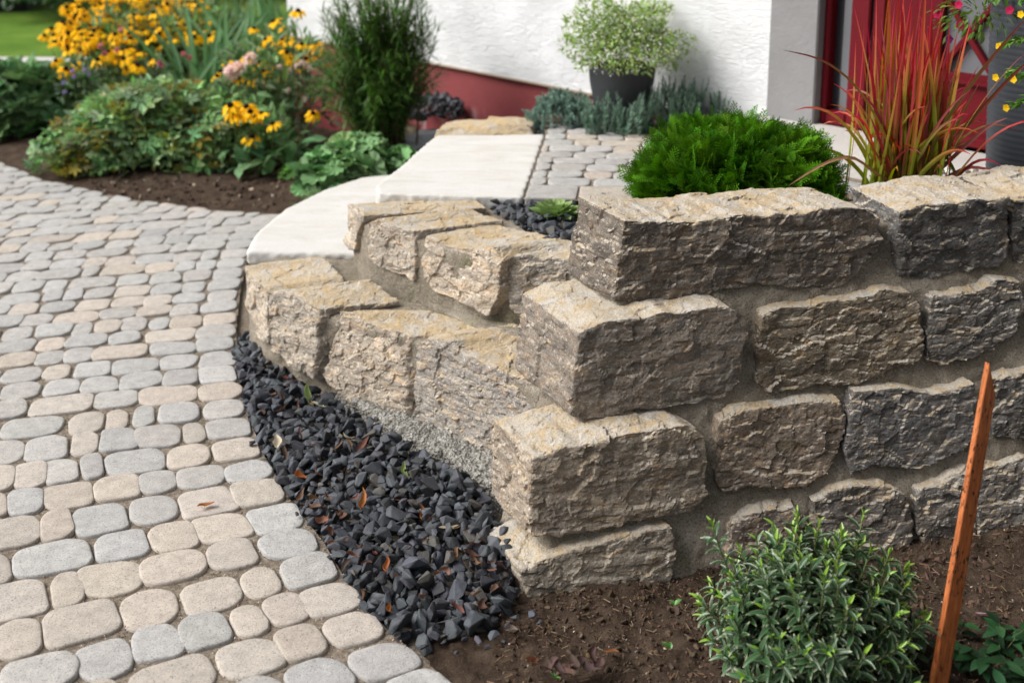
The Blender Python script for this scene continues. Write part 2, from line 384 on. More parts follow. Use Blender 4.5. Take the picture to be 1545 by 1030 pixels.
# ------------------------------------------------------------------ driveway of cobble pavers
GE_PX = [(470, 296), (432, 322), (396, 350), (374, 385), (362, 440), (356, 500), (361, 560), (374, 622), (398, 682), (440, 752), (488, 812), (528, 880), (585, 945), (655, 1003), (700, 1040), (770, 1095), (850, 1160)]
GE = [P2(*p) for p in GE_PX]                       # edge of paving along wall and gravel, far to near
BE_PX = [(-420, 150), (-60, 214), (0, 243), (60, 269), (130, 284), (200, 299), (280, 310), (350, 318), (430, 321), (480, 322)]
BE = [P2(*p) for p in BE_PX]                       # edge of paving along the planting bed
def offset_line(L, d):
    out = []
    for i in range(len(L)):
        a = np.array(L[max(i - 1, 0)]); b = np.array(L[min(i + 1, len(L) - 1)]); t = unit(b - a); out.append(tuple(np.array(L[i]) + d * np.array([t[1], -t[0]])))
    return out
def clip_half(poly, p, n):
    out = []; m = len(poly)
    for i in range(m):
        a, b = poly[i], poly[(i + 1) % m]; da = (a - p) @ n; db = (b - p) @ n
        if da >= 0: out.append(a)
        if (da >= 0) != (db >= 0): out.append(a + (b - a) * (da / (da - db)))
    return out
def near_seg(c, L):
    best = None
    for i in range(len(L) - 1):
        a = np.array(L[i]); b = np.array(L[i + 1]); ab = b - a; t = min(max((c - a) @ ab / (ab @ ab), 0), 1); d = np.linalg.norm(c - a - t * ab)
        if best is None or d < best[0]: best = (d, a, ab)
    d, a, ab = best; n = unit(np.array([ab[1], -ab[0]])); return a, n     # n points to the right of travel
def area(p):
    p = np.array(p); x, y = p[:, 0], p[:, 1]; return abs((x * np.roll(y, -1) - y * np.roll(x, -1)).sum()) / 2
def round_poly(p, r):
    out = []; m = len(p)
    for i in range(m):
        a, b, c = p[i - 1], p[i], p[(i + 1) % m]; l1 = np.linalg.norm(a - b); l2 = np.linalg.norm(c - b)
        if l1 < 1e-4 or l2 < 1e-4: continue
        rk = r * random.uniform(.65, 1.15); rr1 = min(rk, .44 * l1); rr2 = min(rk, .44 * l2); s = b + (a - b) / l1 * rr1; e = b + (c - b) / l2 * rr2
        for t in (0, .2, .4, .6, .8, 1): out.append((1 - t) ** 2 * s + 2 * t * (1 - t) * b + t * t * e)
    return np.array(out)
def add_paver(A, poly, z, col, depth=.05, r=.034, rag=.0034):
    p = round_poly([np.asarray(q) for q in poly], r)
    if len(p) < 6: return
    if len(poly) == 4 and r > .02:                    # barrel the sides
        q_ = [np.asarray(k) for k in poly]; c_ = sum(q_) / 4; ax_ = unit(q_[3] - q_[0] + q_[2] - q_[1]); ay_ = np.array([-ax_[1], ax_[0]]); lx, ly = (p - c_) @ ax_, (p - c_) @ ay_; ha, hb = np.abs(lx).max(), np.abs(ly).max()
        ph = np.arctan2(ly / hb, lx / ha); k_ = .36 if ha < 1.4 * hb else .22; p = p * (1 - k_) + k_ * (c_ + np.outer(1.10 * ha * np.cos(ph), ax_) + np.outer(1.10 * hb * np.sin(ph), ay_))
    s = random.random() * 100
    p = p + rag * np.stack([vnoise(np.column_stack([p * 30, np.full(len(p), s)])), vnoise(np.column_stack([p * 30, np.full(len(p), s + 9)]))], 1)
    p = p + .0011 * np.stack([vnoise(np.column_stack([p * 150, np.full(len(p), s + 3)])), vnoise(np.column_stack([p * 150, np.full(len(p), s + 5)]))], 1)
    c = p.mean(0); d = p - c; l = np.linalg.norm(d, axis=1, keepdims=True); n = len(p)
    tilt = np.array([random.gauss(0, .008), random.gauss(0, .008)]); zj = random.gauss(0, .0012)
    V = []
    for ins, dz in ((.0, -depth), (.0, -.0085), (.0010, -.0034), (.0028, -.0009), (.0058, -.0001), (.016, .0003)):
        q = c + d * (1 - np.minimum(ins / l, .8)); zz = z + zj + dz + (q - c) @ tilt
        if dz > -.01: zz = zz + .0009 * vnoise(np.column_stack([q * 60, np.full(n, s)]))
        V.append(np.column_stack([q, zz]))
    V = np.concatenate(V + [np.array([[c[0], c[1], z + zj + .001]])])
    k = np.arange(n); k2 = (k + 1) % n
    Q = np.concatenate([np.stack([k + r_ * n, k2 + r_ * n, k2 + (r_ + 1) * n, k + (r_ + 1) * n], 1) for r_ in range(5)])
    T = np.stack([k + 5 * n, k2 + 5 * n, np.full(n, 6 * n)], 1)
    if np.cross(p[1] - p[0], c - p[0]) < 0: Q = Q[:, ::-1]; T = T[:, ::-1]
    A.add(V, [Q, T], col)
GREY, TAN = np.array((.395, .387, .372)), np.array((.470, .408, .345))
def paver_col(ptan):
    base = TAN if random.random() < ptan else GREY
    k_ = random.random() ** 1.4 * .55; base = base * (1 - k_) + (TAN + GREY) / 2 * k_
    return base * (1 + random.gauss(0, .055)) * (1 + np.random.default_rng(random.randrange(9999)).normal(0, .004, 3))
A = Acc()
# rows start at the wall and gravel edge and run left, turning a little more towards the viewer the nearer they lie
CL = [np.array(GE[0]) + np.array((.12, 3.0))] + [np.array(p) for p in GE]
DR = [tuple(p) for p in GE] + [(0.6, 1.0), (-4.5, .6), (-6, 4.0), (-5.5, 6.6)] + [tuple(p) for p in BE]
seg = np.concatenate([[0], np.cumsum([np.linalg.norm(CL[i + 1] - CL[i]) for i in range(len(CL) - 1)])]); CLa = np.array(CL)
def cl(s): return np.array([np.interp(s, seg, CLa[:, 0]), np.interp(s, seg, CLa[:, 1])])
def rdir(s):
    k = min(max((3.1 - cl(s)[1]) / 1.3, 0), 1); k = k * k * (3 - 2 * k); a = R(11 + 15 * k); return np.array([-math.cos(a), -math.sin(a)])
s = .3; row = 0
while s < seg[-1] - .2:
    w = random.choice((.110, .114, .104, .120, .112)); t_ = cl(s + .02) - cl(s); d0 = rdir(s); pr = abs(t_[0] * d0[1] - t_[1] * d0[0]) / .02; s1 = s + w / max(pr, .3); d1 = rdir(s1); c0, c1 = cl(s), cl(s1)
    u = 0.004; first = True
    while u < 4.8:
        l = random.choice((.112, .118, .124)) if first else random.choice((.070, .088, .10, .108, .112, .115, .118, .122, .145, .168)); first = False; g_ = .0018; vj = random.gauss(0, .003)
        cor = [c0 + d0 * (u + g_), c1 + d1 * (u + g_), c1 + d1 * (u + l - g_), c0 + d0 * (u + l - g_)]
        c = sum(cor) / 4
        if -4.8 < c[0] and .9 < c[1] < 7.6 and (inside(np.array([c]), DR)[0] or edge_dist(np.array([c]), DR)[0] < .12):
            e_ = unit(c1 - c0) * g_; cor = [cor[0] + e_, cor[1] - e_, cor[2] - e_, cor[3] + e_]; cor = [q_ + unit(c1 - c0) * vj for q_ in cor]
            cor = [q_ + np.array([random.gauss(0, .0060), random.gauss(0, .0052)]) for q_ in cor]; a0 = area(cor)
            if c[1] > 3.2:
                p_, n_ = near_seg(c, BE); cor = clip_half(cor, p_ + n_ * .003, n_)
            if len(cor) >= 3 and area(cor) > .22 * a0:
                d_ = c[1]; pt = .60 if d_ < 2.4 else .45 if d_ < 2.9 else .22 if d_ < 3.7 else .1
                add_paver(A, cor, 0, paver_col(pt), r=random.uniform(.030, .048))
        u += l
    s = s1; row += 1
tag(A.build('cobbled_driveway', M['paver'], None, True), 'driveway of grey and tan rounded cobble pavers', 'driveway', None, 'structure')
structure('driveway_joint_sand', poly_mesh('driveway_joint_sand', [(p[0], p[1], -.0080) for p in [(0.9, .8), (-5, .4), (-7, 4.0), (-6.5, 7.3)] + BE[1:] + [(-.6, 3.9)] + GE[1:]]), M['sand'], 'gritty brown sand between the driveway pavers', 'joint sand')

# small crushed stone templates
def rock_template(n, seed, flat=.7):
    r = np.random.default_rng(seed); bm = bmesh.new()
    p = unit(r.normal(size=(n, 3))) * r.uniform(.75, 1.0, (n, 1)) * np.array([1, r.uniform(.65, .95), flat * r.uniform(.75, 1.1)])
    for v in p: bm.verts.new(v)
    bmesh.ops.convex_hull(bm, input=bm.verts)
    for v in [v for v in bm.verts if not v.link_faces]: bm.verts.remove(v)
    bmesh.ops.bevel(bm, geom=list(bm.edges), offset=.045, segments=1, affect='EDGES')
    bmesh.ops.triangulate(bm, faces=bm.faces)
    bm.verts.index_update(); V = np.array([v.co[:] for v in bm.verts]); T = np.array([[v.index for v in f.verts] for f in bm.faces]); bm.free(); return V, T
ROCKS = [rock_template(n, k, fl) for k, (n, fl) in enumerate([(10, .7), (12, .6), (9, .8), (14, .55), (11, .7), (13, .5), (10, .6), (16, .65)])]
def scatter_rocks(A, P, size, cols, flat=None):
    k = rng.integers(0, len(ROCKS), len(P)); m = rand_rot(len(P))
    if flat is not None:
        a = rng.uniform(0, 6.28, len(P)); y_ = np.stack([np.cos(a), np.sin(a), rng.normal(0, flat, len(P))], 1); m = frames(y_, np.stack([rng.normal(0, flat, len(P)), rng.normal(0, flat, len(P)), np.ones(len(P))], 1), 1.0)
    for j, (V, T) in enumerate(ROCKS):
        s = k == j; A.inst(V, [T], m[s] * size[s][:, None, None], P[s], cols[s])
def sample_poly(poly, n, zf=0.0):
    xs = [p[0] for p in poly]; ys = [p[1] for p in poly]; out = np.zeros((0, 2))
    while len(out) < n:
        p = np.column_stack([rng.uniform(min(xs), max(xs), n * 3), rng.uniform(min(ys), max(ys), n * 3)]); out = np.concatenate([out, p[inside(p, poly)]])
    return out[:n]
def spaced(poly, d, tries):
    c = sample_poly(poly, tries); keep = []; grid = {}
    for p in c:
        k = (int(p[0] // d), int(p[1] // d)); ok = True
        for i in (-1, 0, 1):
            for j in (-1, 0, 1):
                for o in grid.get((k[0] + i, k[1] + j), ()):
                    if (o[0] - p[0]) ** 2 + (o[1] - p[1]) ** 2 < d * d: ok = False
        if ok: grid.setdefault(k, []).append(p); keep.append(p)
    return np.array(keep)
# grit in the joints of the near paving
A = Acc(); g1 = [(-1.7, 1.6), (.1, 1.6), (.0, 2.0), (-.9, 3.4), (-2.2, 3.4)]
p = sample_poly(g1, 24000); p = p[inside(p, DR)]; P = np.column_stack([p, np.full(len(p), -.0075) + rng.uniform(0, .004, len(p))])
cols = jit((.30, .25, .195), len(P), .5, .06); scatter_rocks(A, P, rng.uniform(.0012, .0034, len(P)), cols)
tag(A.build('joint_grit', M['grit']), 'fine grit and crumbs in the joints between pavers', 'grit', None, 'stuff')

# ------------------------------------------------------------------ stone blocks
def solid_from(front, ext, voxel, lap=3, back=None):
    """front polygon (world points) swept by ext, then turned into an even mesh"""
    bm = bmesh.new(); vs = [bm.verts.new(v) for v in front]; f = bm.faces.new(vs)
    r = bmesh.ops.extrude_face_region(bm, geom=[f]); nv = [v for v in r['geom'] if isinstance(v, bmesh.types.BMVert)]
    if back is not None:
        o_ = [Vector(v) for v in front]
        for v in nv: v.co = back[min(range(len(o_)), key=lambda k: (o_[k] - v.co).length)]
    for v in nv: v.co += ext
    bmesh.ops.triangulate(bm, faces=[f_ for f_ in bm.faces if len(f_.verts) > 4]); bmesh.ops.recalc_face_normals(bm, faces=bm.faces)
    me = bpy.data.meshes.new('tmp'); bm.to_mesh(me); bm.free()
    return evenly(me, voxel, lap)
def evenly(me, voxel, lap):
    o = bpy.data.objects.new('tmp', me); COL.objects.link(o); md = o.modifiers.new('r', 'REMESH'); md.mode = 'VOXEL'; md.voxel_size = voxel
    bpy.context.view_layer.update(); e = o.evaluated_get(bpy.context.evaluated_depsgraph_get()); m2 = bpy.data.meshes.new_from_object(e)
    bpy.data.objects.remove(o); bpy.data.meshes.remove(me)
    n = len(m2.vertices); V = np.empty(n * 3, np.float32); m2.vertices.foreach_get('co', V); V = V.reshape(-1, 3).astype(float)
    ne = len(m2.edges); E = np.empty(ne * 2, np.int32); m2.edges.foreach_get('vertices', E); E = E.reshape(-1, 2)
    def smooth(X):
        s = np.zeros_like(X); c = np.zeros(n)
        for a, b in ((0, 1), (1, 0)):
            np.add.at(c, E[:, a], 1)
            for k in range(X.shape[1]): s[:, k] += np.bincount(E[:, a], X[E[:, b], k], n)
        return s / c[:, None]
    for _ in range(lap): V = .4 * V + .6 * smooth(V)
    return m2, V, smooth
def normals(m2, V):
    m2.vertices.foreach_set('co', V.astype(np.float32).ravel()); m2.update()
    Nn = np.empty(len(V) * 3, np.float32); m2.vertex_normals.foreach_get('vector', Nn); return Nn.reshape(-1, 3).astype(float)
def rough_stone(front, ext, seed, voxel=.0052, amp=1.0, coarse=.075, lap=1, back=None):
    m2, V, sm = solid_from(front, ext, voxel, lap, back); Nn = normals(m2, V)
    for _ in range(4): Nn = sm(Nn)
    Nn = unit(Nn); Q = V * np.array([1, 1, 1.35]); wq = Q + .012 * np.stack([vnoise(Q * 22, seed + k) for k in range(3)], 1)
    up = np.abs(Nn[:, 2]).clip(0, 1); k = (1 - .5 * up) * amp
    d = k * (.09 * facet(Q, coarse * 1.3, seed) + .17 * facet(Q + .3, coarse * .5, seed + 5) + .11 * facet(Q, coarse * .21, seed + 9) + .0045 * fbm(Q * 9, 5, seed + 3) + .0022 * fbm(V * np.array([70, 70, 95]), 3, seed + 4)) - .002
    lay = np.abs(((V[:, 2] * 38 + 1.3 * fbm(V * 8, 3, seed + 6)) % 1) - .5) * 2          # bedding cracks that run along the block
    d = d - .004 * amp * (1 - up) * np.clip((.16 - lay) / .16, 0, 1) * (vnoise(V * 7, seed + 8) > -.1)
    zl = V[:, 2] * 42 + 1.6 * fbm(V * 6, 3, seed + 12); li = np.floor(zl).astype(np.int64); h0, h1 = _r(li, li * 0 + 3, li * 0, seed), _r(li + 1, li * 0 + 3, li * 0, seed); fz = np.clip((zl - li - .86) / .14, 0, 1)
    d = d + amp * .0027 * (1 - up) * (h0 * (1 - fz) + h1 * fz) * (.4 + .6 * (vnoise(V * 10, seed + 13) > -.2))      # beds that break back by a few millimetres
    V = V + Nn * d[:, None]
    V = .9 * V + .1 * sm(V)
    m2.vertices.foreach_set('co', V.astype(np.float32).ravel()); m2.update()
    m2.polygons.foreach_set('use_smooth', np.zeros(len(m2.polygons), bool)); m2.materials.clear(); return m2
def rough_mass(front, ext, seed, voxel=.010, a1=.012, a2=.0045):
    m2, V, sm = solid_from(front, ext, voxel, 2); Nn = normals(m2, V)
    V = V + Nn * (a1 * fbm(V * 7, 4, seed) + a2 * fbm(V * 60, 3, seed + 2))[:, None]
    m2.vertices.foreach_set('co', V.astype(np.float32).ravel()); m2.update()
    m2.polygons.foreach_set('use_smooth', np.ones(len(m2.polygons), bool)); m2.materials.clear(); return m2

# front wall: plane that leans back
WO = Vector((.03, 2.10, 0)); WU = Vector((.981, .194, 0)).normalized(); WN = Vector((.194, -.981, 0)).normalized()     # outward
CB, CT = Vector((.03, 2.10, 0)), Vector((.245, 2.45, .68)); WV = CT - CB; WNF = WU.cross(WV).normalized()
if WNF.y > 0: WNF = -WNF
def stone_block(parent, px, seed, ext=None, out=.010, lean=R(16), tint=(1, 1, 1), plane=None, **kw):
    cx = sum(p[0] for p in px) / len(px); cy = sum(p[1] for p in px) / len(px)
    if plane is None: p0 = at_plane(cx, cy, CB, WNF) + WN * out; n = WN
    else: p0, n = plane
    nn = Vector((n.x, n.y, 0)).normalized() * math.cos(lean) + Vector((0, 0, 1)) * math.sin(lean)
    rp = []                                   # ragged outline
    for i, a in enumerate(px):
        b = px[(i + 1) % len(px)]; m = max(1, int(math.hypot(b[0] - a[0], b[1] - a[1]) / 13))
        rp += [(a[0] + (b[0] - a[0]) * k / m, a[1] + (b[1] - a[1]) * k / m) for k in range(m)]
    rr_ = np.random.default_rng(seed + 500); gx = 3.5 if plane is None else 1.0
    rp = [(x + gx * (1 if x > cx else -1) * min(1, abs(x - cx) / 40), y + gx * (1 if y > cy else -1) * min(1, abs(y - cy) / 25)) for x, y in rp]
    bk_ = [at_plane(x, y, p0, nn) for x, y in rp]; fr = [at_plane(x + rr_.normal(0, 1.6), y + rr_.normal(0, 2.2), p0, nn) for x, y in rp]
    o = link('stone_block', rough_stone(fr, ext if ext is not None else -Vector((n.x, n.y, 0)).normalized() * .2, seed, back=bk_, **kw), parent, M['stone'])
    k_ = .78 if plane is None else 1.0; o.color = (*[c_ * k_ for c_ in tint], .3 if plane is None else .72); return o  # tone per stone; wall tints also lowered for the shade on its face
wall = empty('stone_wall', (.6, 2.35, 0), 'shade darkened rough limestone retaining wall with mortar joints on the right', 'stone wall')
LX = Vector((-.085, .17, 0))
G_, B_, W_ = (.92, .90, .88), (.86, .90, .98), (1.08, 1.0, .90)  # block tints below also darken to the right, for the shade there
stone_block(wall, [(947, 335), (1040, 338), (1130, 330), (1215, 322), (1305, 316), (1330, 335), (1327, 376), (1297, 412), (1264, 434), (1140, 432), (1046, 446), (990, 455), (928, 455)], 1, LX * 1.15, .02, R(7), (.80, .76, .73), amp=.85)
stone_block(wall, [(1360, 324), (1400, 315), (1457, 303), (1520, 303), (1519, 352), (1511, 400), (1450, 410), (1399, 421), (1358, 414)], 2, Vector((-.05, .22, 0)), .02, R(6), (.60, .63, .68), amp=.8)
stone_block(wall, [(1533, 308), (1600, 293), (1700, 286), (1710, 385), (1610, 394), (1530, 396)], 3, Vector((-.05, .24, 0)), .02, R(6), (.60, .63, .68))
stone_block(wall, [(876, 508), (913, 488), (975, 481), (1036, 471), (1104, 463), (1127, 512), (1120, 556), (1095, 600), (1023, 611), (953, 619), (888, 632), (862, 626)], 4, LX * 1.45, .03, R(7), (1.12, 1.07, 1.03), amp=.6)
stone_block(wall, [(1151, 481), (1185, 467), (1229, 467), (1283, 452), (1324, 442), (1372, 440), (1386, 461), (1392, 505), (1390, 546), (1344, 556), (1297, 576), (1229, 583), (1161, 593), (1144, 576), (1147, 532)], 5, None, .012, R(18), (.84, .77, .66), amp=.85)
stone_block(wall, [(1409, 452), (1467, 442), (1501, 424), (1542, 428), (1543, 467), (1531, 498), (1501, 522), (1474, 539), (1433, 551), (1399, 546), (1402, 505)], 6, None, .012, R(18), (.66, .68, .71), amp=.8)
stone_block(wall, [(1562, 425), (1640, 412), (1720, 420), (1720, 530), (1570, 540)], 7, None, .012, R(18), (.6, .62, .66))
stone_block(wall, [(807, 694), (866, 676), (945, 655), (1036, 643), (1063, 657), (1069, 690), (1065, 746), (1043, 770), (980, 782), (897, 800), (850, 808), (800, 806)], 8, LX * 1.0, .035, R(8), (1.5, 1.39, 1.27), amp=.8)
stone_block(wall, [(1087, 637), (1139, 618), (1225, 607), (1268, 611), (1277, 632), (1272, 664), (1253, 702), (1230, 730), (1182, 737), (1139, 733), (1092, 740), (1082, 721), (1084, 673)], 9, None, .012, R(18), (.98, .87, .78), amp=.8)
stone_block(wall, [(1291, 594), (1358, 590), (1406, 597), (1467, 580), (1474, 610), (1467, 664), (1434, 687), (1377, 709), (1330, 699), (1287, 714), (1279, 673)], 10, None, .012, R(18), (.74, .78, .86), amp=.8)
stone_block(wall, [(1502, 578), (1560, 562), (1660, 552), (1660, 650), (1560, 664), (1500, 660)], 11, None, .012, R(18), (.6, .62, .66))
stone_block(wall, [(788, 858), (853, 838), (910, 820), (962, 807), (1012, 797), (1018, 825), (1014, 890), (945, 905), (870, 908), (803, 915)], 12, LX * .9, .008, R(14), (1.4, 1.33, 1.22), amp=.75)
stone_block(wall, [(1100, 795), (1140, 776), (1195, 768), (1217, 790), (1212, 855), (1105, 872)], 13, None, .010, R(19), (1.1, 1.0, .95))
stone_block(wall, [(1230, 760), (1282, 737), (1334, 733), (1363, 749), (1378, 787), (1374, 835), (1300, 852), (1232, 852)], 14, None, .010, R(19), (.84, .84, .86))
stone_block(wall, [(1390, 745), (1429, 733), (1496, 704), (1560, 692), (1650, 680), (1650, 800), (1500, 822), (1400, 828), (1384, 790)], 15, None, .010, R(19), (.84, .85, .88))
rec = -WN * .015
fr = [CB + WU * .022 - WV.normalized() * .12 + rec, CB + WU * 1.75 - WV.normalized() * .12 + rec, CT + WU * 1.6 + rec - WV * .05, CT + WU * .05 + rec - WV * .05]
link('mortar', rough_mass(fr, LX * 1.1, 31, voxel=.0075, a1=.016, a2=.006), wall, M['mortar'])

# steps of pale limestone with block faces
def slab(parent, px, z, th, name='tread_slab', seed=3):
    pts = [at(x, y, z) for x, y in px]
    me = poly_mesh('s', pts, None, th); m2, V, sm = evenly(me, .009, 1); Nn = normals(m2, V)
    V = V + Nn * (.0022 * fbm(V * 9, 3, seed) + (1 - np.abs(Nn[:, 2])) * .22 * facet(V, .022, seed))[:, None]
    m2.vertices.foreach_set('co', V.astype(np.float32).ravel()); m2.update(); m2.polygons.foreach_set('use_smooth', np.ones(len(m2.polygons), bool)); m2.materials.clear()
    return link(name, m2, parent, M['slab'])
def pl(pa, pb, z):
    """upright plane through two pixels at height z, facing the camera"""
    a, b = at(*pa, z), at(*pb, z); t = b - a; n = Vector((t.y, -t.x, 0)).normalized()
    if n.dot(Vector((0, -1, 0)) + Vector((-.5, 0, 0))) < 0: n = -n
    return (a + b) / 2, n
low = empty('stone_step', at(560, 520, 0), 'lower curved garden step with pale slab and block riser nearest the driveway', 'step')
ZL, ZU = .262, .465
slab(low, [(371, 379), (378, 362), (392, 345), (430, 314), (490, 285), (545, 267), (600, 262), (760, 300), (640, 384)], ZL + .005, .05)
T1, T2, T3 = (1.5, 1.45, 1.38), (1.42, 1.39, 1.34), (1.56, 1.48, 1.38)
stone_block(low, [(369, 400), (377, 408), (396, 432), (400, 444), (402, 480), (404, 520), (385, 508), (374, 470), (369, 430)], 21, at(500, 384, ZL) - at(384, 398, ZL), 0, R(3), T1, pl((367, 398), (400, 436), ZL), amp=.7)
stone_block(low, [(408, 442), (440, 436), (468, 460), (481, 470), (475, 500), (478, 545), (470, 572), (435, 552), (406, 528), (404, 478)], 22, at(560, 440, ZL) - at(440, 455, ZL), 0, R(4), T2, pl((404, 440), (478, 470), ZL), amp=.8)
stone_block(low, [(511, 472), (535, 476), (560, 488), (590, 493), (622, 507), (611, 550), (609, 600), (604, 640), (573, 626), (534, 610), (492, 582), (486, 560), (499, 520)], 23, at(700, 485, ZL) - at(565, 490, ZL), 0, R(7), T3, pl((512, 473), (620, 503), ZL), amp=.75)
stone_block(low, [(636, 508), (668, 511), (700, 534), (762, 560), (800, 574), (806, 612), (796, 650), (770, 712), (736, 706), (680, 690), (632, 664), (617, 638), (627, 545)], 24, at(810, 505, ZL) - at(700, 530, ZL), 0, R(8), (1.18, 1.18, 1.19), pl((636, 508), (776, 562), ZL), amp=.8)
base = [at(367, 500, 0), at(402, 560, 0), at(470, 607, 0), at(560, 668, 0), at(640, 715, 0), at(738, 775, 0), at(800, 850, 0), at(905, 700, 0), at(840, 520, 0), at(650, 430, 0), at(500, 380, 0)]
def plan_mass(pts, z0, z1, seed, **kw):
    fr = [Vector((p.x, p.y, z1)) for p in pts]; return rough_mass(fr, Vector((0, 0, z0 - z1)), seed, **kw)
def inset(px, z, d, back):
    e = [at(x, y, z) for x, y in px]; n_ = len(e); out = []
    for i, p in enumerate(e):
        t_ = e[min(i + 1, n_ - 1)] - e[max(i - 1, 0)]; n2 = Vector((-t_.y, t_.x, 0)).normalized(); out.append(p + n2 * d)
    return out + [at(x, y, z) for x, y in back]
topL = inset([(367, 398), (400, 438), (474, 466), (520, 478), (622, 506), (700, 534), (778, 566), (812, 585)], ZL, .010, [(900, 520), (860, 430), (600, 372), (440, 372)])
link('mortar', plan_mass(topL, -.1, .247, 41, voxel=.010, a1=.008), low, M['mortar'])
foot = [*[at(*q_, .03) + Vector((.035, .045, 0)) for q_ in ((371, 500), (404, 540), (470, 588), (560, 650), (640, 698), (738, 760), (800, 836))], at(905, 700, .03), at(840, 520, .03), at(650, 430, .03), at(470, 400, .03)]
link('footing', plan_mass(foot, -.12, .038, 43, voxel=.007, a1=.020, a2=.012), low, M['concrete'])
upp = empty('stone_step', at(690, 420, ZL), 'upper garden step with large pale slab above the lower one, beside the patio pavers', 'step')
slab(upp, [(566, 281), (571, 276), (605, 250), (636, 222), (660, 203.5), (822, 203), (789, 298), (700, 296), (620, 294), (570, 292)], ZU + .022, .07, seed=8)
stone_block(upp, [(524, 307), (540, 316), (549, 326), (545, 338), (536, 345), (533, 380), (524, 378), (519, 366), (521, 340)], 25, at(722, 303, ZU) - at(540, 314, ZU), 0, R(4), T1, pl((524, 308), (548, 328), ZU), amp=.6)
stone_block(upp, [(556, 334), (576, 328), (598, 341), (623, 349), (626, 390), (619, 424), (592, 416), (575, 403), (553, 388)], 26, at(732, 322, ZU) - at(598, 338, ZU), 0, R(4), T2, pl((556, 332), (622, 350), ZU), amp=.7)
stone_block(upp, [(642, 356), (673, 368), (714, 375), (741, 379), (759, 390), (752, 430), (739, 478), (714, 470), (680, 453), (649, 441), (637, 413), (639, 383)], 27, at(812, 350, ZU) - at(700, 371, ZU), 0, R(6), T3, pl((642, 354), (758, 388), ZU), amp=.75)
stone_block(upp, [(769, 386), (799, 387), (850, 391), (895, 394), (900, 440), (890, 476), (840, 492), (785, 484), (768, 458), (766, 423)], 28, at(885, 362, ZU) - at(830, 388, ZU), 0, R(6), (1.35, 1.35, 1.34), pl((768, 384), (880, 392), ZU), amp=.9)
topU = inset([(524, 308), (552, 332), (622, 351), (700, 374), (768, 386), (895, 394)], ZU, .010, [(905, 350), (740, 306), (580, 297)])
link('mortar', plan_mass(topU, .18, .447, 45, voxel=.010, a1=.007), upp, M['mortar'])
fil = [at(545, 395, .262), at(585, 425, .262), at(640, 455, .262), at(700, 488, .262), at(745, 505, .262), at(800, 512, .262), at(860, 480, .262), at(800, 430, .262), at(600, 380, .262), at(540, 376, .262)]
link('mortar', plan_mass(fil, .2, .272, 47, voxel=.010, a1=.010), upp, M['mortar'])
edge = link('edging_stone', rough_stone([at(650, 214, .47), at(657, 196, .50), at(700, 190, .50), at(760, 186, .51), at(800, 192, .50), at(806, 206, .47)], Vector((.03, .16, 0)), 51, .008, .6), None, M['stone'])
tag(edge, 'flat ochre edging stone behind the large pale slab, in front of the red plinth', 'edging stone')
bk = link('edging_stone', rough_stone([at(572, 206, .24), at(574, 196, .26), at(600, 190, .27), at(622, 196, .25), at(624, 206, .23)], Vector((.02, .12, 0)), 52, .008, .5), None, M['stone'])
tag(bk, 'small pale edging stone beside the grey slate slab and gravel heap', 'edging stone')

# ------------------------------------------------------------------ raised ground behind the walls, patio pavers
rb = [at(640, 345, .44), at(720, 372, .44), at(800, 378, .44), at(890, 385, .44)]
RB = [(p.x, p.y) for p in rb] + [(.30, 2.62), (1.35, 2.83), (2.3, 2.9), (2.1, 3.0), (.25, 5.0), (.05, 4.55), (-.18, 4.3), (-.2, 3.5)]
def hr(P):
    z = np.full(len(P), .44); z += .11 * np.clip((P[:, 0] - .55) / .5, 0, 1) * np.clip((3.45 - P[:, 1]) / .3, 0, 1)
    return z + .008 * fbm(np.column_stack([P * 9, P[:, :1] * 0]), 4, 71)
heightfield('raised_bed_soil', RB, hr, .02, M['soil'], 'brown soil of the raised bed behind the stone wall', 'soil')
A = Acc(); Lp = [np.array(P2(822, 203, .487)), np.array(P2(789, 298, .487))]
fe = np.array(P2(789, 298, .487)); fd = unit(np.array(P2(960, 302, .487)) - fe); fn = np.array([-fd[1], fd[0]])
nrm = unit(np.array([-(Lp[1] - Lp[0])[1], (Lp[1] - Lp[0])[0]])); nrm = nrm if nrm[0] > 0 else -nrm
q = 0; HW0 = np.array([.97, 4.2]); HD = unit(np.array([-.6805, .7325])); HN = np.array([-.7325, -.6805])
while q < 1.05:
    w = .15 if q == 0 else random.choice((.09, .10, .095, .085)); x = -.12 - random.random() * .1
    while x < 1.3:
        l = .172 if q == 0 else random.choice((.10, .12, .13, .15, .115)); c = fe + fd * (x + l / 2) + fn * (q + w / 2)
        cor = [fe + fd * (x + a * l + (1 - 2 * a) * .0012 + random.gauss(0, .002)) + fn * (q + b * w + (1 - 2 * b) * .0012 + random.gauss(0, .002)) for a, b in ((0, 0), (1, 0), (1, 1), (0, 1))]
        cor = clip_half(cor, Lp[1] + nrm * .006, nrm)
        if len(cor) >= 3: cor = clip_half(cor, HW0 + HN * .35, HN)
        if len(cor) >= 3 and area(cor) > .002 and not (c[0] > .36 and c[1] < 3.42): add_paver(A, cor, .487, paver_col(.15) * .95, .06 if q else .09, r=.010 if q == 0 else .034)
        x += l
    q += w
tag(A.build('patio', M['paver'], None, True), 'small patio of grey cobble pavers beside the pale slab', 'patio', None, 'structure')
structure('patio_joint_sand', poly_mesh('patio_joint_sand', [(*(fe + nrm * .0), .481), (*(fe + fd * 1.3), .481), (*(HW0 - HD * .9 + HN * .3), .481), (*(HW0 + HD * .9 + HN * .3), .481), (*Lp[0], .481)]), M['sand'], 'gritty sand between the patio pavers', 'joint sand')

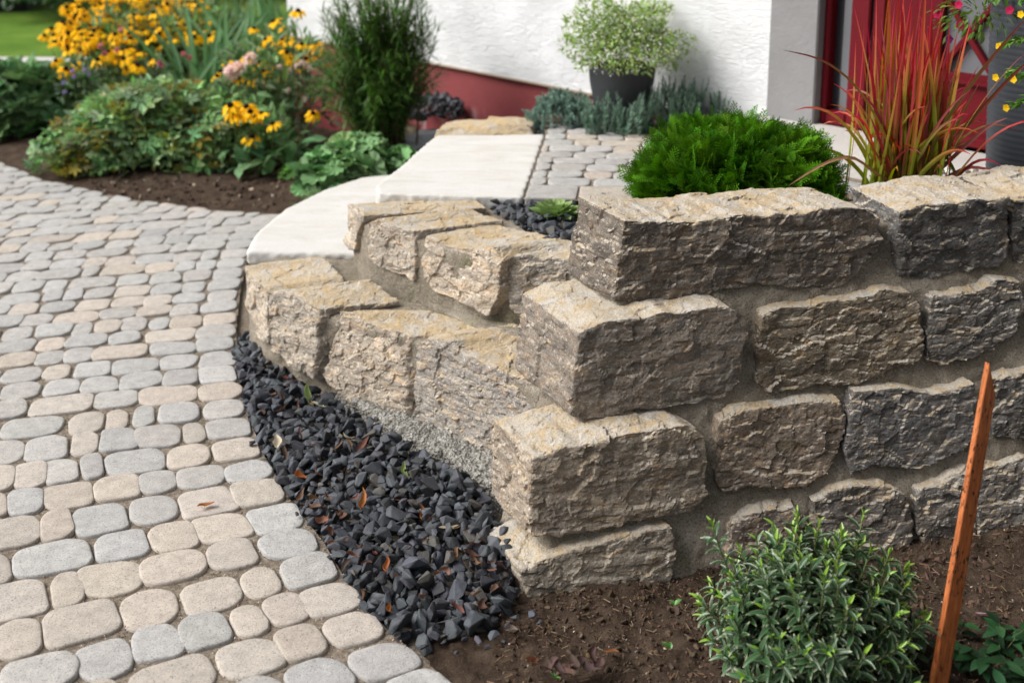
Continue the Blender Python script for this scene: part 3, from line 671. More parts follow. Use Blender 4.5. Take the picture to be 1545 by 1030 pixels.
# ------------------------------------------------------------------ soil beds
def hfront(P):
    p3 = np.column_stack([P, P[:, :1] * 0])
    return -.012 + .018 * np.clip((P[:, 0] - .1) / .8, 0, 1) + .018 * fbm(p3 * 6, 4, 61) + .010 * np.abs(fbm(p3 * 26, 4, 62)) + .16 * facet(p3, .030, 63) + .12 * facet(p3, .012, 64)
FB = [P2(700, 1045), P2(648, 992), P2(640, 960), P2(735, 940), P2(790, 880), (.06, 2.3), (.5, 2.42), (1.1, 2.6), (2.4, 2.8), (2.6, 1.2), (.2, 1.2)]
heightfield('front_bed_soil', FB, hfront, .0075, M['soil'], 'dark brown crumbly soil in front of the stone wall', 'soil')
def hbed(P):
    d = edge_dist(P, PB); p3 = np.column_stack([P, P[:, :1] * 0]); up = np.clip((P[:, 0] + 1.1) / 1.0, 0, 1) * np.clip((P[:, 1] - 4.2) / 1.0, 0, 1)
    return -.02 + .05 * np.clip(d / .35, 0, 1) + .19 * up + .02 * fbm(p3 * 4, 4, 65) + .012 * fbm(p3 * 22, 3, 66) + .12 * facet(p3, .04, 67)
PB = [tuple(p) for p in BE[1:]] + [(-.75, 4.05), (-.45, 4.6), (.1, 4.55), (.22, 5.05), (-1.35, 6.75), (-1.2, 8.6), (-2.3, 8.7), (-3.15, 7.2), (-3.6, 6.6)]
heightfield('planting_bed_soil', PB, hbed, .022, M['soil'], 'brown soil of the flower bed curving along the driveway', 'soil')
# crumbs, chips and dry needles on the soil
A = Acc(); p = sample_poly([(-.08, 1.62), (-.02, 2.04), (.1, 2.2), (1.3, 2.5), (1.4, 1.6)], 5200); P = np.column_stack([p, hfront(p) + .001])
sz = rng.uniform(.0015, .0055, len(P)) * (1 + 1.3 * (rng.random(len(P)) < .06)); cols = jit((.085, .055, .036), len(P), .35, .06)
pale = rng.random(len(P)) < .05; cols[pale] = jit((.33, .28, .22), pale.sum(), .3, .05); scatter_rocks(A, P, sz, cols)
p = sample_poly([(-.06, 1.66), (-.0, 2.04), (.1, 2.2), (1.3, 2.5), (1.4, 1.6)], 1500); P = np.column_stack([p, hfront(p) + .001]); scatter_rocks(A, P, rng.uniform(.005, .017, len(P)) * rng.uniform(.4, 1, len(P)), jit((.07, .047, .033), len(P), .25, .05))
p = sample_poly([P2(130, 290), P2(430, 318), P2(430, 285), P2(140, 262), P2(0, 235), P2(10, 215)][:4], 260); P = np.column_stack([p, hbed(p) + .004]); cb = jit((.085, .058, .042), len(P), .35, .05); k_ = rng.random(len(P)) < .14; cb[k_] = jit((.36, .30, .24), k_.sum(), .25, .05); scatter_rocks(A, P, rng.uniform(.005, .018, len(P)), cb)
tag(A.build('soil_crumbs', M['grit']), 'loose crumbs of soil and tiny pebbles on the garden beds', 'soil crumbs', None, 'stuff')
A = Acc(); chip = np.array([[-.5, 0, 0], [.5, 0, .05], [.4, 1, .05], [-.4, 1, 0]]) * np.array([1, 1, 1]) - np.array([0, .5, 0])
p = sample_poly([(-.08, 1.62), (-.02, 2.0), (.1, 2.15), (1.3, 2.45), (1.4, 1.6)], 2400); P = np.column_stack([p, hfront(p) + .0045]); n = len(P)
a = rng.uniform(0, 6.28, n); d = np.stack([np.cos(a), np.sin(a), rng.normal(0, .22, n)], 1); L = rng.uniform(.004, .02, n)
A.inst(chip, [[[0, 1, 2, 3]]], frames(d, (0, 0, 1), L, rng.uniform(.0007, .0022, n)), P, jit((.15, .10, .062), n, .5, .1))
tag(A.build('plant_litter', M['dry']), 'dry needles, bark shreds and twig bits on the soil', 'plant litter', None, 'stuff')

# ------------------------------------------------------------------ dark gravel
def gravel(poly, zf, d, tries, size, label, layers=2, name='gravel', stray=()):
    A = Acc()
    for l in range(layers):
        p = spaced(poly, d, tries); n = len(p); P = np.column_stack([p, zf(p) + l * size * .55 + rng.uniform(-.2, .45, n) * size])
        c = jit((.042, .045, .052), n, .4, .03); br = rng.random(n) < .07; c[br] = jit((.075, .07, .062), br.sum(), .2, .03)
        scatter_rocks(A, P, (size * rng.lognormal(0, .34, n)).clip(size * .45, size * 1.6), c, .6)
    if len(stray):
        P = np.array([at(x, y, .008)[:] for x, y in stray]); scatter_rocks(A, P, rng.uniform(.008, .017, len(P)), jit((.042, .045, .052), len(P), .4, .03), .4)
    return tag(A.build(name, M['rock']), label, 'gravel', None, 'stuff')
GP = [P2(357, 520), P2(362, 562), P2(376, 622), P2(400, 682), P2(442, 752), P2(490, 812), P2(530, 880), P2(588, 945), P2(640, 962), P2(730, 948), P2(778, 905), P2(768, 850), P2(733, 775), P2(640, 712), P2(560, 664), P2(470, 605), P2(405, 560), P2(372, 510)]
def hg(p):
    L_ = GE; a_ = np.full(len(p), 9.)
    for i in range(len(L_) - 1):
        u_, v_ = np.array(L_[i]), np.array(L_[i + 1]); w_ = v_ - u_; t_ = ((p - u_) @ w_ / (w_ @ w_)).clip(0, 1); a_ = np.minimum(a_, np.linalg.norm(p - u_ - t_[:, None] * w_, axis=1))
    return -.022 + .045 * np.clip(a_ / .24, 0, 1) * np.clip((p[:, 1] - 2.02) / .25, 0, 1)
gravel(GP, hg, .0255, 26000, .0232, 'strip of dark angular basalt gravel between driveway and stone wall', 3, stray=[(640, 975), (668, 968), (700, 962), (722, 965), (745, 958), (770, 945), (690, 985), (800, 925), (778, 930), (600, 955), (548, 915), (497, 838), (448, 775), (380, 668), (735, 975), (812, 938), (655, 958), (760, 968)])
structure('gravel_base', poly_mesh('gravel_base', [(*P2(*q_), -.022) for q_ in [(432, 322), (396, 350), (374, 385), (362, 440), (356, 500), (361, 560), (374, 622), (398, 682), (440, 752), (488, 812), (528, 880), (585, 945), (655, 1003), (700, 1000), (735, 945), (800, 880), (830, 700), (600, 440), (480, 360)]]), M['sand'], 'dark sandy bed under the gravel strip', 'gravel bed')
PK = [P2(735, 309, .45), P2(750, 322, .45), P2(800, 350, .45), P2(835, 372, .45), P2(900, 360, .45), P2(960, 320, .45), P2(960, 309, .45), P2(790, 309, .45)]
gravel(PK, lambda p: np.full(len(p), .452), .024, 9000, .020, 'pocket of dark basalt gravel around the houseleek behind the block steps', 2)
SK = [P2(800, 206, .46), P2(1010, 206, .46), P2(1010, 188, .46), P2(800, 192, .46)]
gravel(SK, lambda p: np.full(len(p), .462), .03, 5000, .022, 'band of dark gravel along the patio under the blue sedum', 2)
HK = [P2(590, 194, .24), P2(690, 194, .24), P2(700, 184, .24), P2(690, 168, .24), P2(620, 172, .24)]
def hh(p):
    c = np.array(HK).mean(0); return .24 + .10 * np.exp(-((p - c) ** 2).sum(1) / .05)
gravel(HK, hh, .03, 5000, .024, 'low heap of dark gravel against the red plinth', 3)
sl_ = link('slate_slab', poly_mesh('slate_slab', [at(596, 222, .235), at(602, 200, .235), at(668, 193, .235), at(655, 204, .235), at(650, 216, .235), at(624, 226, .235)], None, .05), None, M['slate'])
tag(sl_, 'grey slate slab below the dark gravel heap', 'slab')
# ------------------------------------------------------------------ house
HW, DL, HNv = Vector((.97, 4.2, 0)), Vector((-.6805, .7325, 0)).normalized(), Vector((-.7325, -.6805, 0)).normalized()
def hp(t, z, off=0.0): return HW + DL * t + HNv * off + Vector((0, 0, z))
def ht(px, py, off=0.0):
    v = at_plane(px, py, HW + HNv * off, HNv); return (v - HW).dot(DL), v.z
def hbox(t0, t1, z0, z1, o0, o1, bev=0.0):
    bm = bmesh.new(); vs = [bm.verts.new(hp(t, z, o)) for o in (o0, o1) for t, z in ((t0, z0), (t1, z0), (t1, z1), (t0, z1))]
    for f in ((0, 1, 2, 3), (7, 6, 5, 4), (0, 4, 5, 1), (1, 5, 6, 2), (2, 6, 7, 3), (3, 7, 4, 0)): bm.faces.new([vs[i] for i in f])
    bmesh.ops.recalc_face_normals(bm, faces=bm.faces)
    if bev: bmesh.ops.bevel(bm, geom=list(bm.edges), offset=bev, segments=2, affect='EDGES')
    return bm
def bm_mesh(name, *bms):
    me = bpy.data.meshes.new(name); out = bmesh.new()
    for b in bms:
        t = bpy.data.meshes.new('t'); b.to_mesh(t); out.from_mesh(t); b.free(); bpy.data.meshes.remove(t)
    out.to_mesh(me); out.free(); return me
house = empty('house', hp(1, 0), 'white rough plastered house with dark red plinth and red front door', 'house')
tB = ht(1231, 120)[0]                      # where the door frame starts
tEnd = ht(434, 30)[0]
ZF = .56
link('wall', bm_mesh('wall', hbox(0, tEnd, .513, 5.2, 0, -4.0)), house, M['plaster'])
link('wall', bm_mesh('wall', hbox(-2.2, -6.5, .0, 5.2, -.004, -4.0), hbox(tB, -2.2, 2.35, 5.2, -.004, -.4)), house, M['plaster'])
link('plinth', bm_mesh('plinth', hbox(0, tEnd - .015, -.1, .5125, -.018, -3.9)), house, M['plinth'])
link('door_surround', bm_mesh('door_surround', hbox(tB, -.001, .0, 2.5, .006, -.5, .004)), house, M['smooth'])
ed = link('drip_edge', bm_mesh('drip_edge', hbox(0, tEnd, .507, .516, .004, -.02)), house, M['tan'])
rf = bmesh.new(); vs = [rf.verts.new(hp(t, z, o)) for t, z, o in ((-6.9, 5.05, .6), (tEnd + .4, 5.05, .6), (tEnd + .4, 6.9, -2.0), (-6.9, 6.9, -2.0), (-6.9, 5.05, -4.6), (tEnd + .4, 5.05, -4.6))]
rf.faces.new([vs[i] for i in (0, 1, 2, 3)]); rf.faces.new([vs[i] for i in (3, 2, 5, 4)])
r_ = bmesh.ops.solidify(rf, geom=list(rf.faces), thickness=.12)
link('roof', bm_mesh('roof', rf), house, M['tile'])
link('unseen_canopy', bm_mesh('unseen_canopy', hbox(.10, -2.5, 2.52, 2.62, 1.25, .007, .01)), house, M['white'])  # unseen canopy, added to shade the door
# entrance: fixed sidelight and door leaf
D0 = -.035
def tx(px, py): return ht(px, py, D0)[0]
tf0, tg0, tg1, tl0, tl1 = tB, tx(1251, 60), tx(1281, 60), tx(1309, 60), tx(1333, 60)
zg = ht(1262, 169, D0)[1]; tR = -2.2
link('door_frame', bm_mesh('door_frame', hbox(tf0, tg0, ZF, 2.35, D0, D0 - .09, .004), hbox(tg1, tl0, ZF, 2.35, D0 - .004, D0 - .09, .004), hbox(tg0, tg1, ZF, zg, D0 - .002, D0 - .09, .004), hbox(tg0, tg1, 2.2, 2.35, D0 - .002, D0 - .09), hbox(tl0 - .008, tl1 + .008, ZF, 2.35, D0 - .014, D0 - .1, .004), hbox(tR, tl1, 2.27, 2.35, D0 - .003, D0 - .09), hbox(tR, tR + .09, ZF, 2.27, D0, D0 - .09)), house, M['red'])
sd = link('sidelight', bm_mesh('sidelight', hbox(tg0, tg1, zg, 2.2, D0 - .045, D0 - .055)), house, M['glass'])
link('curtain', bm_mesh('curtain', hbox(tg0 - .035, tg1, zg, 2.2, D0 - .036, D0 - .042)), sd, M['curtain'])  # curtain stops short; the strip of dark glass stands for the frame's shadow
link('gap_strip', bm_mesh('gap_strip', hbox(tl0, tl0 - .008, ZF + .002, 2.3, D0 - .02, D0 - .1), hbox(tl1 + .008, tl1, ZF + .002, 2.3, D0 - .03, D0 - .1)), house, M['black'])  # near-black strips stand for the shaded gaps at the door leaf
link('back_wall', bm_mesh('back_wall', hbox(tB, tR, ZF - .4, 2.35, -.3, -.35)), house, M['black'])  # black colour stands for the unlit inside behind the door
dw0, dw1 = tx(1418, 60), tx(1640, 60)
zw = ht(1455, 113, D0)[1]; dT = tR + .10
def bar(a, b, w, o0, o1):
    (t0, z0), (t1, z1) = a, b; l = math.hypot(t1 - t0, z1 - z0); nx, nz = -(z1 - z0) / l * w / 2, (t1 - t0) / l * w / 2
    bm = bmesh.new(); vs = [bm.verts.new(hp(t, z, o)) for o in (o0, o1) for t, z in ((t0 + nx, z0 + nz), (t1 + nx, z1 + nz), (t1 - nx, z1 - nz), (t0 - nx, z0 - nz))]
    for f in ((0, 1, 2, 3), (7, 6, 5, 4), (0, 4, 5, 1), (1, 5, 6, 2), (2, 6, 7, 3), (3, 7, 4, 0)): bm.faces.new([vs[i] for i in f])
    bmesh.ops.recalc_face_normals(bm, faces=bm.faces); bmesh.ops.bevel(bm, geom=list(bm.edges), offset=.003, segments=1, affect='EDGES'); return bm
door = link('door', bm_mesh('door', hbox(tl1, dw0, ZF + .006, 2.27, D0 - .012, D0 - .07, .003), hbox(dw0, dw1, ZF + .006, zw, D0 - .013, D0 - .07, .003), hbox(dw1, dT, ZF + .006, 2.27, D0 - .012, D0 - .07, .003), hbox(dw0, dw1, 2.1, 2.27, D0 - .013, D0 - .07)), house, M['red'])
zs = [ht(1455, y, D0)[1] for y in (120, 128, 205, 213, 226, 233)]
link('moulding', bm_mesh('moulding', hbox(dw0 + .004, dw1, zs[1], zs[0], D0 + .010, D0 - .012, .004), hbox(dw0 + .004, dw1, zs[3], zs[2], D0 + .004, D0 - .0125, .004), hbox(tl1, dT, ZF + .012, ZF + .05, D0 + .012, D0 - .011, .004)), door, M['red'])
link('door_pane', bm_mesh('door_pane', hbox(dw0, dw1, zw, 2.1, D0 - .04, D0 - .05)), door, M['curtain'])
mid = (dw0 + tx(1492, 110)) / 2; wv = dw0 - tx(1492, 110)
bs = []
zt = ht(1455, 55, D0)[1]; e0, e1 = (dw0 - .005, zw + .01), (dw0 - wv, zw + .01)
bs = [bar(e0, (mid, zt), .02, D0 - .012, D0 - .038), bar((mid, zt), e1, .02, D0 - .0135, D0 - .038), bar((dw0, 2 * zt - zw), (mid, zt), .02, D0 - .0125, D0 - .038), bar((mid, zt), (dw0 - wv, 2 * zt - zw), .02, D0 - .014, D0 - .038), bar((dw0 - wv, zw), (dw0 - wv, 2.1), .022, D0 - .0115, D0 - .038)]
link('window_bar', bm_mesh('window_bar', *bs), door, M['red'])
dst = link('door_step', bm_mesh('door_step', hbox(.06, -2.3, .40, ZF, .30, -.034, .006)), None, M['doorstep'])
tag(dst, 'pale stone door step in front of the red entrance door', 'door step')

# ------------------------------------------------------------------ plants: leaf templates (y along the leaf, z up)
def leaf_t(rows=5, fold=.18, droop=.25, shape=None, tip=1.0):
    V = []; t = np.linspace(0, 1, rows)
    for k in t:
        w = (math.sin(math.pi * min(1, .06 + k * .94) ** .8) ** .9) * .5 if shape is None else shape(k)
        z = -droop * k * k
        V += [(-w, k, z + fold * w), (0, k, z), (w, k, z + fold * w)]
    q = []
    for i in range(rows - 1):
        for j in (0, 1): a = i * 3 + j; q.append((a, a + 1, a + 4, a + 3))
    return np.array(V), [np.array(q)]
LEAF = leaf_t(); NEED = (np.array([(-.5, 0, 0), (.5, 0, 0), (.35, .6, -.02), (0, 1, -.05), (-.35, .6, -.02)]), [np.array([(0, 1, 2, 3)]), np.array([(0, 3, 4)])][:1] + [np.array([(0, 3, 4)])])
def round_leaf(lobes=9, depth=.10, pleat=.06, cup=.18, seg=3, notch=.0):
    n = lobes * seg * 2; a = np.linspace(-math.pi * .94, math.pi * .94, n); V = [(0, 0, 0)]
    for r in (.5, 1.0):
        rr = r * (1 - depth * (.5 + .5 * np.cos(a * lobes)) * r); z = cup * r * r + pleat * r * np.cos(a * lobes)
        V += list(np.stack([rr * np.sin(a), rr * np.cos(a), z], 1))
    k = np.arange(n - 1); T = np.stack([np.zeros(n - 1, int), k + 1, k + 2], 1)[:, ::-1]; Q = np.stack([k + 1, k + 1 + n, k + 2 + n, k + 2], 1)
    return np.array(V), [T, Q]
ROUND = round_leaf()
def palm_leaf():
    V, T = [(0, 0, 0)], []; L = 5
    for i in range(L):
        a = (i - 2) * R(52); c = len(V); l = (.75, .95, 1.05, .95, .75)[i]
        for da, rr, z in ((-.36, .30, .0), (-.30, .66, .05), (-.12, .82, .03), (0, 1, -.06), (.12, .82, .03), (.30, .66, .05), (.36, .30, .0)): V.append((rr * l * math.sin(a + da), rr * l * math.cos(a + da), z))
        T += [(0, c + j + 1, c + j) for j in range(6)]
    return np.array(V), [np.array(T)]
PALM = palm_leaf()
def tube(A, pts, r0, r1, col, seg=5):
    pts = np.asarray(pts, float); n = len(pts); t = unit(np.gradient(pts, axis=0)); x = unit(np.cross(t, (.3, .9, .2))); z = np.cross(t, x); a = np.arange(seg) * 2 * math.pi / seg
    r = np.linspace(r0, r1, n)[:, None, None]; V = pts[:, None] + r * (np.cos(a)[None, :, None] * x[:, None] + np.sin(a)[None, :, None] * z[:, None])
    i, j = np.meshgrid(np.arange(n - 1), np.arange(seg), indexing='ij'); q = np.stack([i * seg + j, i * seg + (j + 1) % seg, (i + 1) * seg + (j + 1) % seg, (i + 1) * seg + j], -1).reshape(-1, 4)
    A.add(V.reshape(-1, 3), [q], col)
def curve(p0, p1, sag=(0, 0, 0), n=8):
    t = np.linspace(0, 1, n)[:, None]; return np.asarray(p0) * (1 - t) + np.asarray(p1) * t + np.asarray(sag) * 4 * t * (1 - t)
def strip(A, pts, width, up, c0, c1, cmid=None, fold=.25):
    """grass blade along pts, width array, colour from c0 to c1"""
    pts = np.asarray(pts); n = len(pts); t = unit(np.gradient(pts, axis=0)); x = unit(np.cross(t, up)); z = np.cross(x, t); w = np.asarray(width)[:, None]
    V = np.stack([pts - x * w + z * w * fold, pts, pts + x * w + z * w * fold], 1).reshape(-1, 3); k = np.linspace(0, 1, n)[:, None]
    c = np.asarray(c0) * (1 - k) + np.asarray(c1) * k
    if cmid is not None: c = np.where(k < .5, np.asarray(c0) * (1 - 2 * k) + np.asarray(cmid) * 2 * k, np.asarray(cmid) * (2 - 2 * k) + np.asarray(c1) * (2 * k - 1))
    i = np.arange(n - 1)[:, None] * 3; q = np.concatenate([np.concatenate([i + j, i + j + 1, i + j + 4, i + j + 3], 1) for j in (0, 1)])
    A.add(V, [q], np.repeat(c, 3, 0))
def blob_pts(n, c, r, lo=-.2, shell=.55, lump=.18, seed=0):
    """points through an uneven dome"""
    d = unit(rng.normal(size=(n, 3))); d[:, 2] = np.where(d[:, 2] < lo, -d[:, 2], d[:, 2])
    k = 1 - shell * rng.random(n) ** 1.8; k = k * (1 + lump * vnoise(d * 2.3 + seed, seed))
    return np.asarray(c) + d * np.asarray(r) * k[:, None], d
def leafy(name, label, cat, c, r, n, size, col, matl, tmpl=LEAF, wr=.45, up=.5, lo=-.15, shell=.6, lump=.22, seed=1, colv=.22, hue=.12, extra=None, stems=14, droop=0.0, group=None):
    base = (c[0], c[1], c[2] - r[2] * max(.05, -lo + .1)); t = empty(name, base, label, cat, group)
    P, d = blob_pts(n, c, r, lo, shell, lump, seed); A = Acc()
    dirs = unit(d * np.array([1, 1, .7]) + rng.normal(0, .45, (n, 3)) + np.array([0, 0, -droop])); upv = unit(d + np.array([0, 0, up]) + rng.normal(0, .3, (n, 3)))
    s = size * rng.uniform(.6, 1.25, n); cols = jit(col, n, colv, hue)
    if extra is not None: m = rng.random(n) < extra[0]; cols[m] = jit(extra[1], m.sum(), .25, .12)
    A.inst(*tmpl, frames(dirs, upv, s, s * wr), P - dirs * s[:, None] * .5, cols)
    A.build('foliage', matl, t)
    if stems:
        B = Acc(); k = rng.integers(0, n, stems)
        for i in k: tube(B, curve(np.array(base) + np.append(rng.normal(0, .12, 2) * np.array(r[:2]), -.03), P[i], (0, 0, .05 * r[2])), .004, .002, (.10, .10, .04), 4)
        B.build('stem', M['stem'], t)
    return t

# thuja: flat sprays of scale leaves
def spray_t():
    V, Q = [], []
    def scale(p, d, l, w):
        d = unit(np.array(d)); x = np.array([d[1], -d[0], 0]); k = len(V); p = np.array(p)
        for a, b, z in ((-.3, 0, 0), (.3, 0, 0), (.5, .5, .02), (0, 1, .0), (-.5, .5, .02)): V.append(p + x * a * w + d * b * l + np.array([0, 0, z * l * 3]))
        Q.append((k, k + 1, k + 2, k + 3)); T.append((k, k + 3, k + 4))
    T = []
    for i in range(7):
        y = i / 7; zc = -.14 * y * y; scale((0, y, zc), (0, 1, 0), .17, .055)
        for sx in (-1, 1):
            L = .40 * (1 - y) ** .7 + .09; m = max(1, round(L / .11)); y0 = y + (.07 if sx > 0 else 0)
            for j in range(m):
                u = j / m; p = (sx * L * u * .72, y0 + L * u * .69, zc - .05 * u); scale(p, (sx * .72, .69, 0), L / m * 1.2, .055)
                if j: scale(p, (sx * .15, 1, 0), .09, .045)
    return np.array(V), [np.array(Q), np.array(T)]
SPRAY = spray_t()
tc = Vector((.635, 3.06, .575)); t = empty('thuja_shrub', (tc.x, tc.y, .5), 'dense bright green dwarf thuja ball behind the stone wall', 'shrub')
nc, per = 420, 15; _, dc = blob_pts(nc, tc, (1, 1, 1), -.5, 0, 0, 5); q4 = (np.abs(dc) ** 3).sum(1) ** (1 / 3.0); Rr = np.array((.292, .262, .205)); A = Acc()
pcn = np.array(tc) + dc / q4[:, None] ** .8 * Rr * np.where(rng.random((nc, 1)) < .35, rng.uniform(.45, .8, (nc, 1)), rng.uniform(.86, 1.03, (nc, 1))); n = nc * per; d = np.repeat(dc, per, 0); P = np.repeat(pcn, per, 0)
dirs = unit(d * np.array([1, 1, .7]) + np.array([0, 0, .30]) + rng.normal(0, .52, (n, 3))); up = unit(rng.normal(0, 1, (n, 3)) + np.array([0, 0, .5]))
s = rng.uniform(.040, .074, n); P = P - d * .045 + rng.normal(0, .009, (n, 3)); cols = np.repeat(jit((.050, .148, .007), nc, .22, .1), per, 0) * rng.uniform(.75, 1.3, (n, 1))
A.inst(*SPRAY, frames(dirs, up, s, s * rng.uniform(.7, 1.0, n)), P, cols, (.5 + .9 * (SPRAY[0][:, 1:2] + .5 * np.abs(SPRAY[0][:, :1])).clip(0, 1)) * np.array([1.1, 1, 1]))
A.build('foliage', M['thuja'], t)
B = Acc()
for i in range(26): tube(B, curve((tc.x + rng.normal(0, .03), tc.y + rng.normal(0, .03), .42), P[rng.integers(n)] * .75 + np.array(tc) * .25), .007, .002, (.07, .045, .025), 4)
B.build('branch', M['wood'], t)

# blue sedum cushions: upright shoots of needle leaves
def shoots(name, label, cat, spots, h, col, need, matl, nl=36, lean=.25, w=.16, group=None, tipc=None, nlen=None):
    t = empty(name, tuple(np.mean(spots, 0)), label, cat, group); A = Acc()
    for s in spots:
        s = np.asarray(s); hh = h * rng.uniform(.65, 1.15); top = s + np.array([rng.normal(0, lean), rng.normal(0, lean), 1]) * hh
        k = rng.random(nl) ** .8; p = s + (top - s) * k[:, None]; a = rng.uniform(0, 6.28, nl); e = rng.uniform(.15, .9, nl) + k * .5
        dd = np.stack([np.cos(a) * np.cos(e), np.sin(a) * np.cos(e), np.sin(e)], 1); L = need * rng.uniform(.7, 1.2, nl) * (1 - .45 * k ** 3)
        c = jit(col, nl, .2, .06) * rng.uniform(.8, 1.15)
        if tipc is not None: c = c * (1 - k[:, None] ** 4) + np.asarray(tipc) * k[:, None] ** 4
        A.inst(*NEED, frames(dd, (0, 0, 1), L, L * w), p, c)
        tube(A, [s, (s + top) / 2, top], .0022, .0012, np.asarray(col) * .8, 3)
    A.build('shoots', matl, t); return t
def dome_spots(c, rx, ry, h, n, z):
    a = rng.uniform(0, 6.28, n); r = np.sqrt(rng.random(n)); x = c[0] + rx * r * np.cos(a); y = c[1] + ry * r * np.sin(a); return np.column_stack([x, y, z + h * (1 - r * r)])
c = at(852, 196, .47); shoots('blue_sedum', 'low cushion of blue green sedum at left of the black flower pot', 'sedum', dome_spots((c.x, c.y + .06), .155, .12, .11, 300, .455), .06, (.21, .32, .26), .017, M['matte_leaf'], 46, .3, .26)
c = at(1030, 188, .47); c = Vector((.62, 4.36, 0)); shoots('blue_sedum', 'taller grey green spurge with upright shoots at right of the black flower pot', 'spurge', np.concatenate([dome_spots((.64, 4.33), .19, .13, .06, 120, .46), dome_spots((.40, 4.22), .13, .07, .02, 50, .46)]), .15, (.18, .28, .205), .024, M['matte_leaf'], 56, .22, .2)

# pot with airy white flowering plant
pc = Vector((.436, 4.40, .47)); pot = empty('potted_plant', pc, 'airy pale green plant with tiny white flowers in a round black pot', 'potted plant')
def lathe(prof, c, seg=48, wob=None):
    a = np.arange(seg) * 2 * math.pi / seg; V = np.concatenate([np.stack([c[0] + r * np.cos(a), c[1] + r * np.sin(a), np.full(seg, c[2] + z)], 1) for r, z in prof]); n = len(prof)
    i, j = np.meshgrid(np.arange(n - 1), np.arange(seg), indexing='ij'); q = np.stack([i * seg + j, i * seg + (j + 1) % seg, (i + 1) * seg + (j + 1) % seg, (i + 1) * seg + j], -1).reshape(-1, 4)
    return V, q
zr = .252; V, q = lathe([(.0, 0), (.080, 0), (.088, .01), (.112, .10), (.128, .19), (.133, zr - .012), (.133, zr), (.120, zr), (.118, zr - .02), (.0, zr - .03)], pc)
link('pot', mesh_np('pot', V, [q], None, True), pot, M['pot'])
V, q = lathe([(.0, zr - .012), (.06, zr - .014), (.117, zr - .022)], pc); link('potting_soil', mesh_np('potting_soil', V, [q], None, True), pot, M['soil'])
fc = Vector((.45, 4.40, .825)); n = 5200; P, d = blob_pts(n, fc, (.245, .2, .155), -.75, .8, .45, 9); A = Acc()
dirs = unit(d + rng.normal(0, .7, (n, 3))); s = rng.uniform(.011, .025, n); cols = jit((.25, .36, .09), n, .25, .1); A.inst(*LEAF, frames(dirs, rng.normal(size=(n, 3)) + (0, 0, .6), s, s * .4), P, cols)
for i in range(70): tube(A, curve((pc.x + rng.normal(0, .03), pc.y + rng.normal(0, .03), .47 + zr - .03), P[i], (0, 0, .01)), .0012, .0008, (.2, .28, .07), 3)
A.build('foliage', M['leaf'], pot)
A = Acc(); n2 = 3600; P, d = blob_pts(n2, fc, (.255, .21, .17), -.6, .5, .45, 9); s = rng.uniform(.006, .011, n2)
A.inst(*LEAF, frames(unit(rng.normal(size=(n2, 3))), d + rng.normal(0, .4, (n2, 3)), s, s * .6), P, jit((.68, .70, .58), n2, .08, .03)); A.build('flowers', M['petal'], pot)

# houseleek rosette
hc = at(838, 328, .462); t = empty('houseleek', hc, 'pale green houseleek rosette sitting in dark gravel behind the wall', 'succulent')
A = Acc(); SUC = leaf_t(6, .25, -.10, lambda k: .5 * math.sin(math.pi * min(1, (k * .86 + .1))) ** .6 * (1 if k < .95 else .25))
for dx, dy, R_, n in ((0, 0, .084, 66), (.068, -.012, .034, 26), (.05, .04, .022, 18)):
    i = np.arange(n); a = i * 2.39996; k = (i + .5) / n; e = R(78) * (1 - k) ** .9 + R(8); dd = np.stack([np.cos(a) * np.cos(e), np.sin(a) * np.cos(e), np.sin(e)], 1); s = R_ * (.35 + .65 * k)
    col = np.stack([.20 + .1 * (1 - k), .31 + .08 * (1 - k), .10 + .06 * (1 - k)], 1) * rng.uniform(.85, 1.1, (n, 1))
    A.inst(*SUC, frames(dd, (0, 0, 1), s, s * .42), np.array(hc) + np.array([dx, dy, -.004]) + dd * .006, col)
A.build('rosette', M['matte_leaf'], t, True)

# red tipped grass behind the wall
gc = Vector((1.075, 2.97, .56)); t = empty('red_grass', gc, 'tuft of green grass with blood red tips rising behind the wall before the door', 'ornamental grass')
A = Acc()
for i in range(250):
    b = gc + Vector((rng.normal(0, .050), rng.normal(0, .035), rng.uniform(-.02, .02))); out = rng.random() ** 1.6; a = rng.uniform(0, 6.28); L = rng.uniform(.26, .66) * (1 - .15 * out)
    hx = math.cos(a) * out * .5; hy = math.sin(a) * out * .5; k = np.linspace(0, 1, 12); z = L * (k * (1 - .12 * out) - .30 * out ** 2 * k ** 3 * 1.6)
    p = np.stack([b.x + hx * L * (k ** 1.35) * 1.1, b.y + hy * L * k ** 1.35, b.z + z], 1); p[:, 0] += .012 * np.sin(k * 3 + i); w = rng.uniform(.0032, .0066) * np.sin(np.pi * np.clip(.22 + k * .78, 0, 1)) ** .7 + .0003
    g = np.array((.21, .34, .025)) * rng.uniform(.7, 1.3); r = np.array(random.choice([(.55, .03, .06), (.50, .015, .055), (.58, .09, .05), (.36, .04, .09), (.52, .02, .045), (.42, .02, .06)])) * rng.uniform(.7, 1.2); v_ = rng.random(); m = .15 * g + .85 * r if v_ < .45 else .75 * g + .25 * r if v_ < .8 else np.array((.26, .30, .03))
    strip(A, p, w, (math.sin(a * 7), math.cos(a * 7), .2), g, r, m)
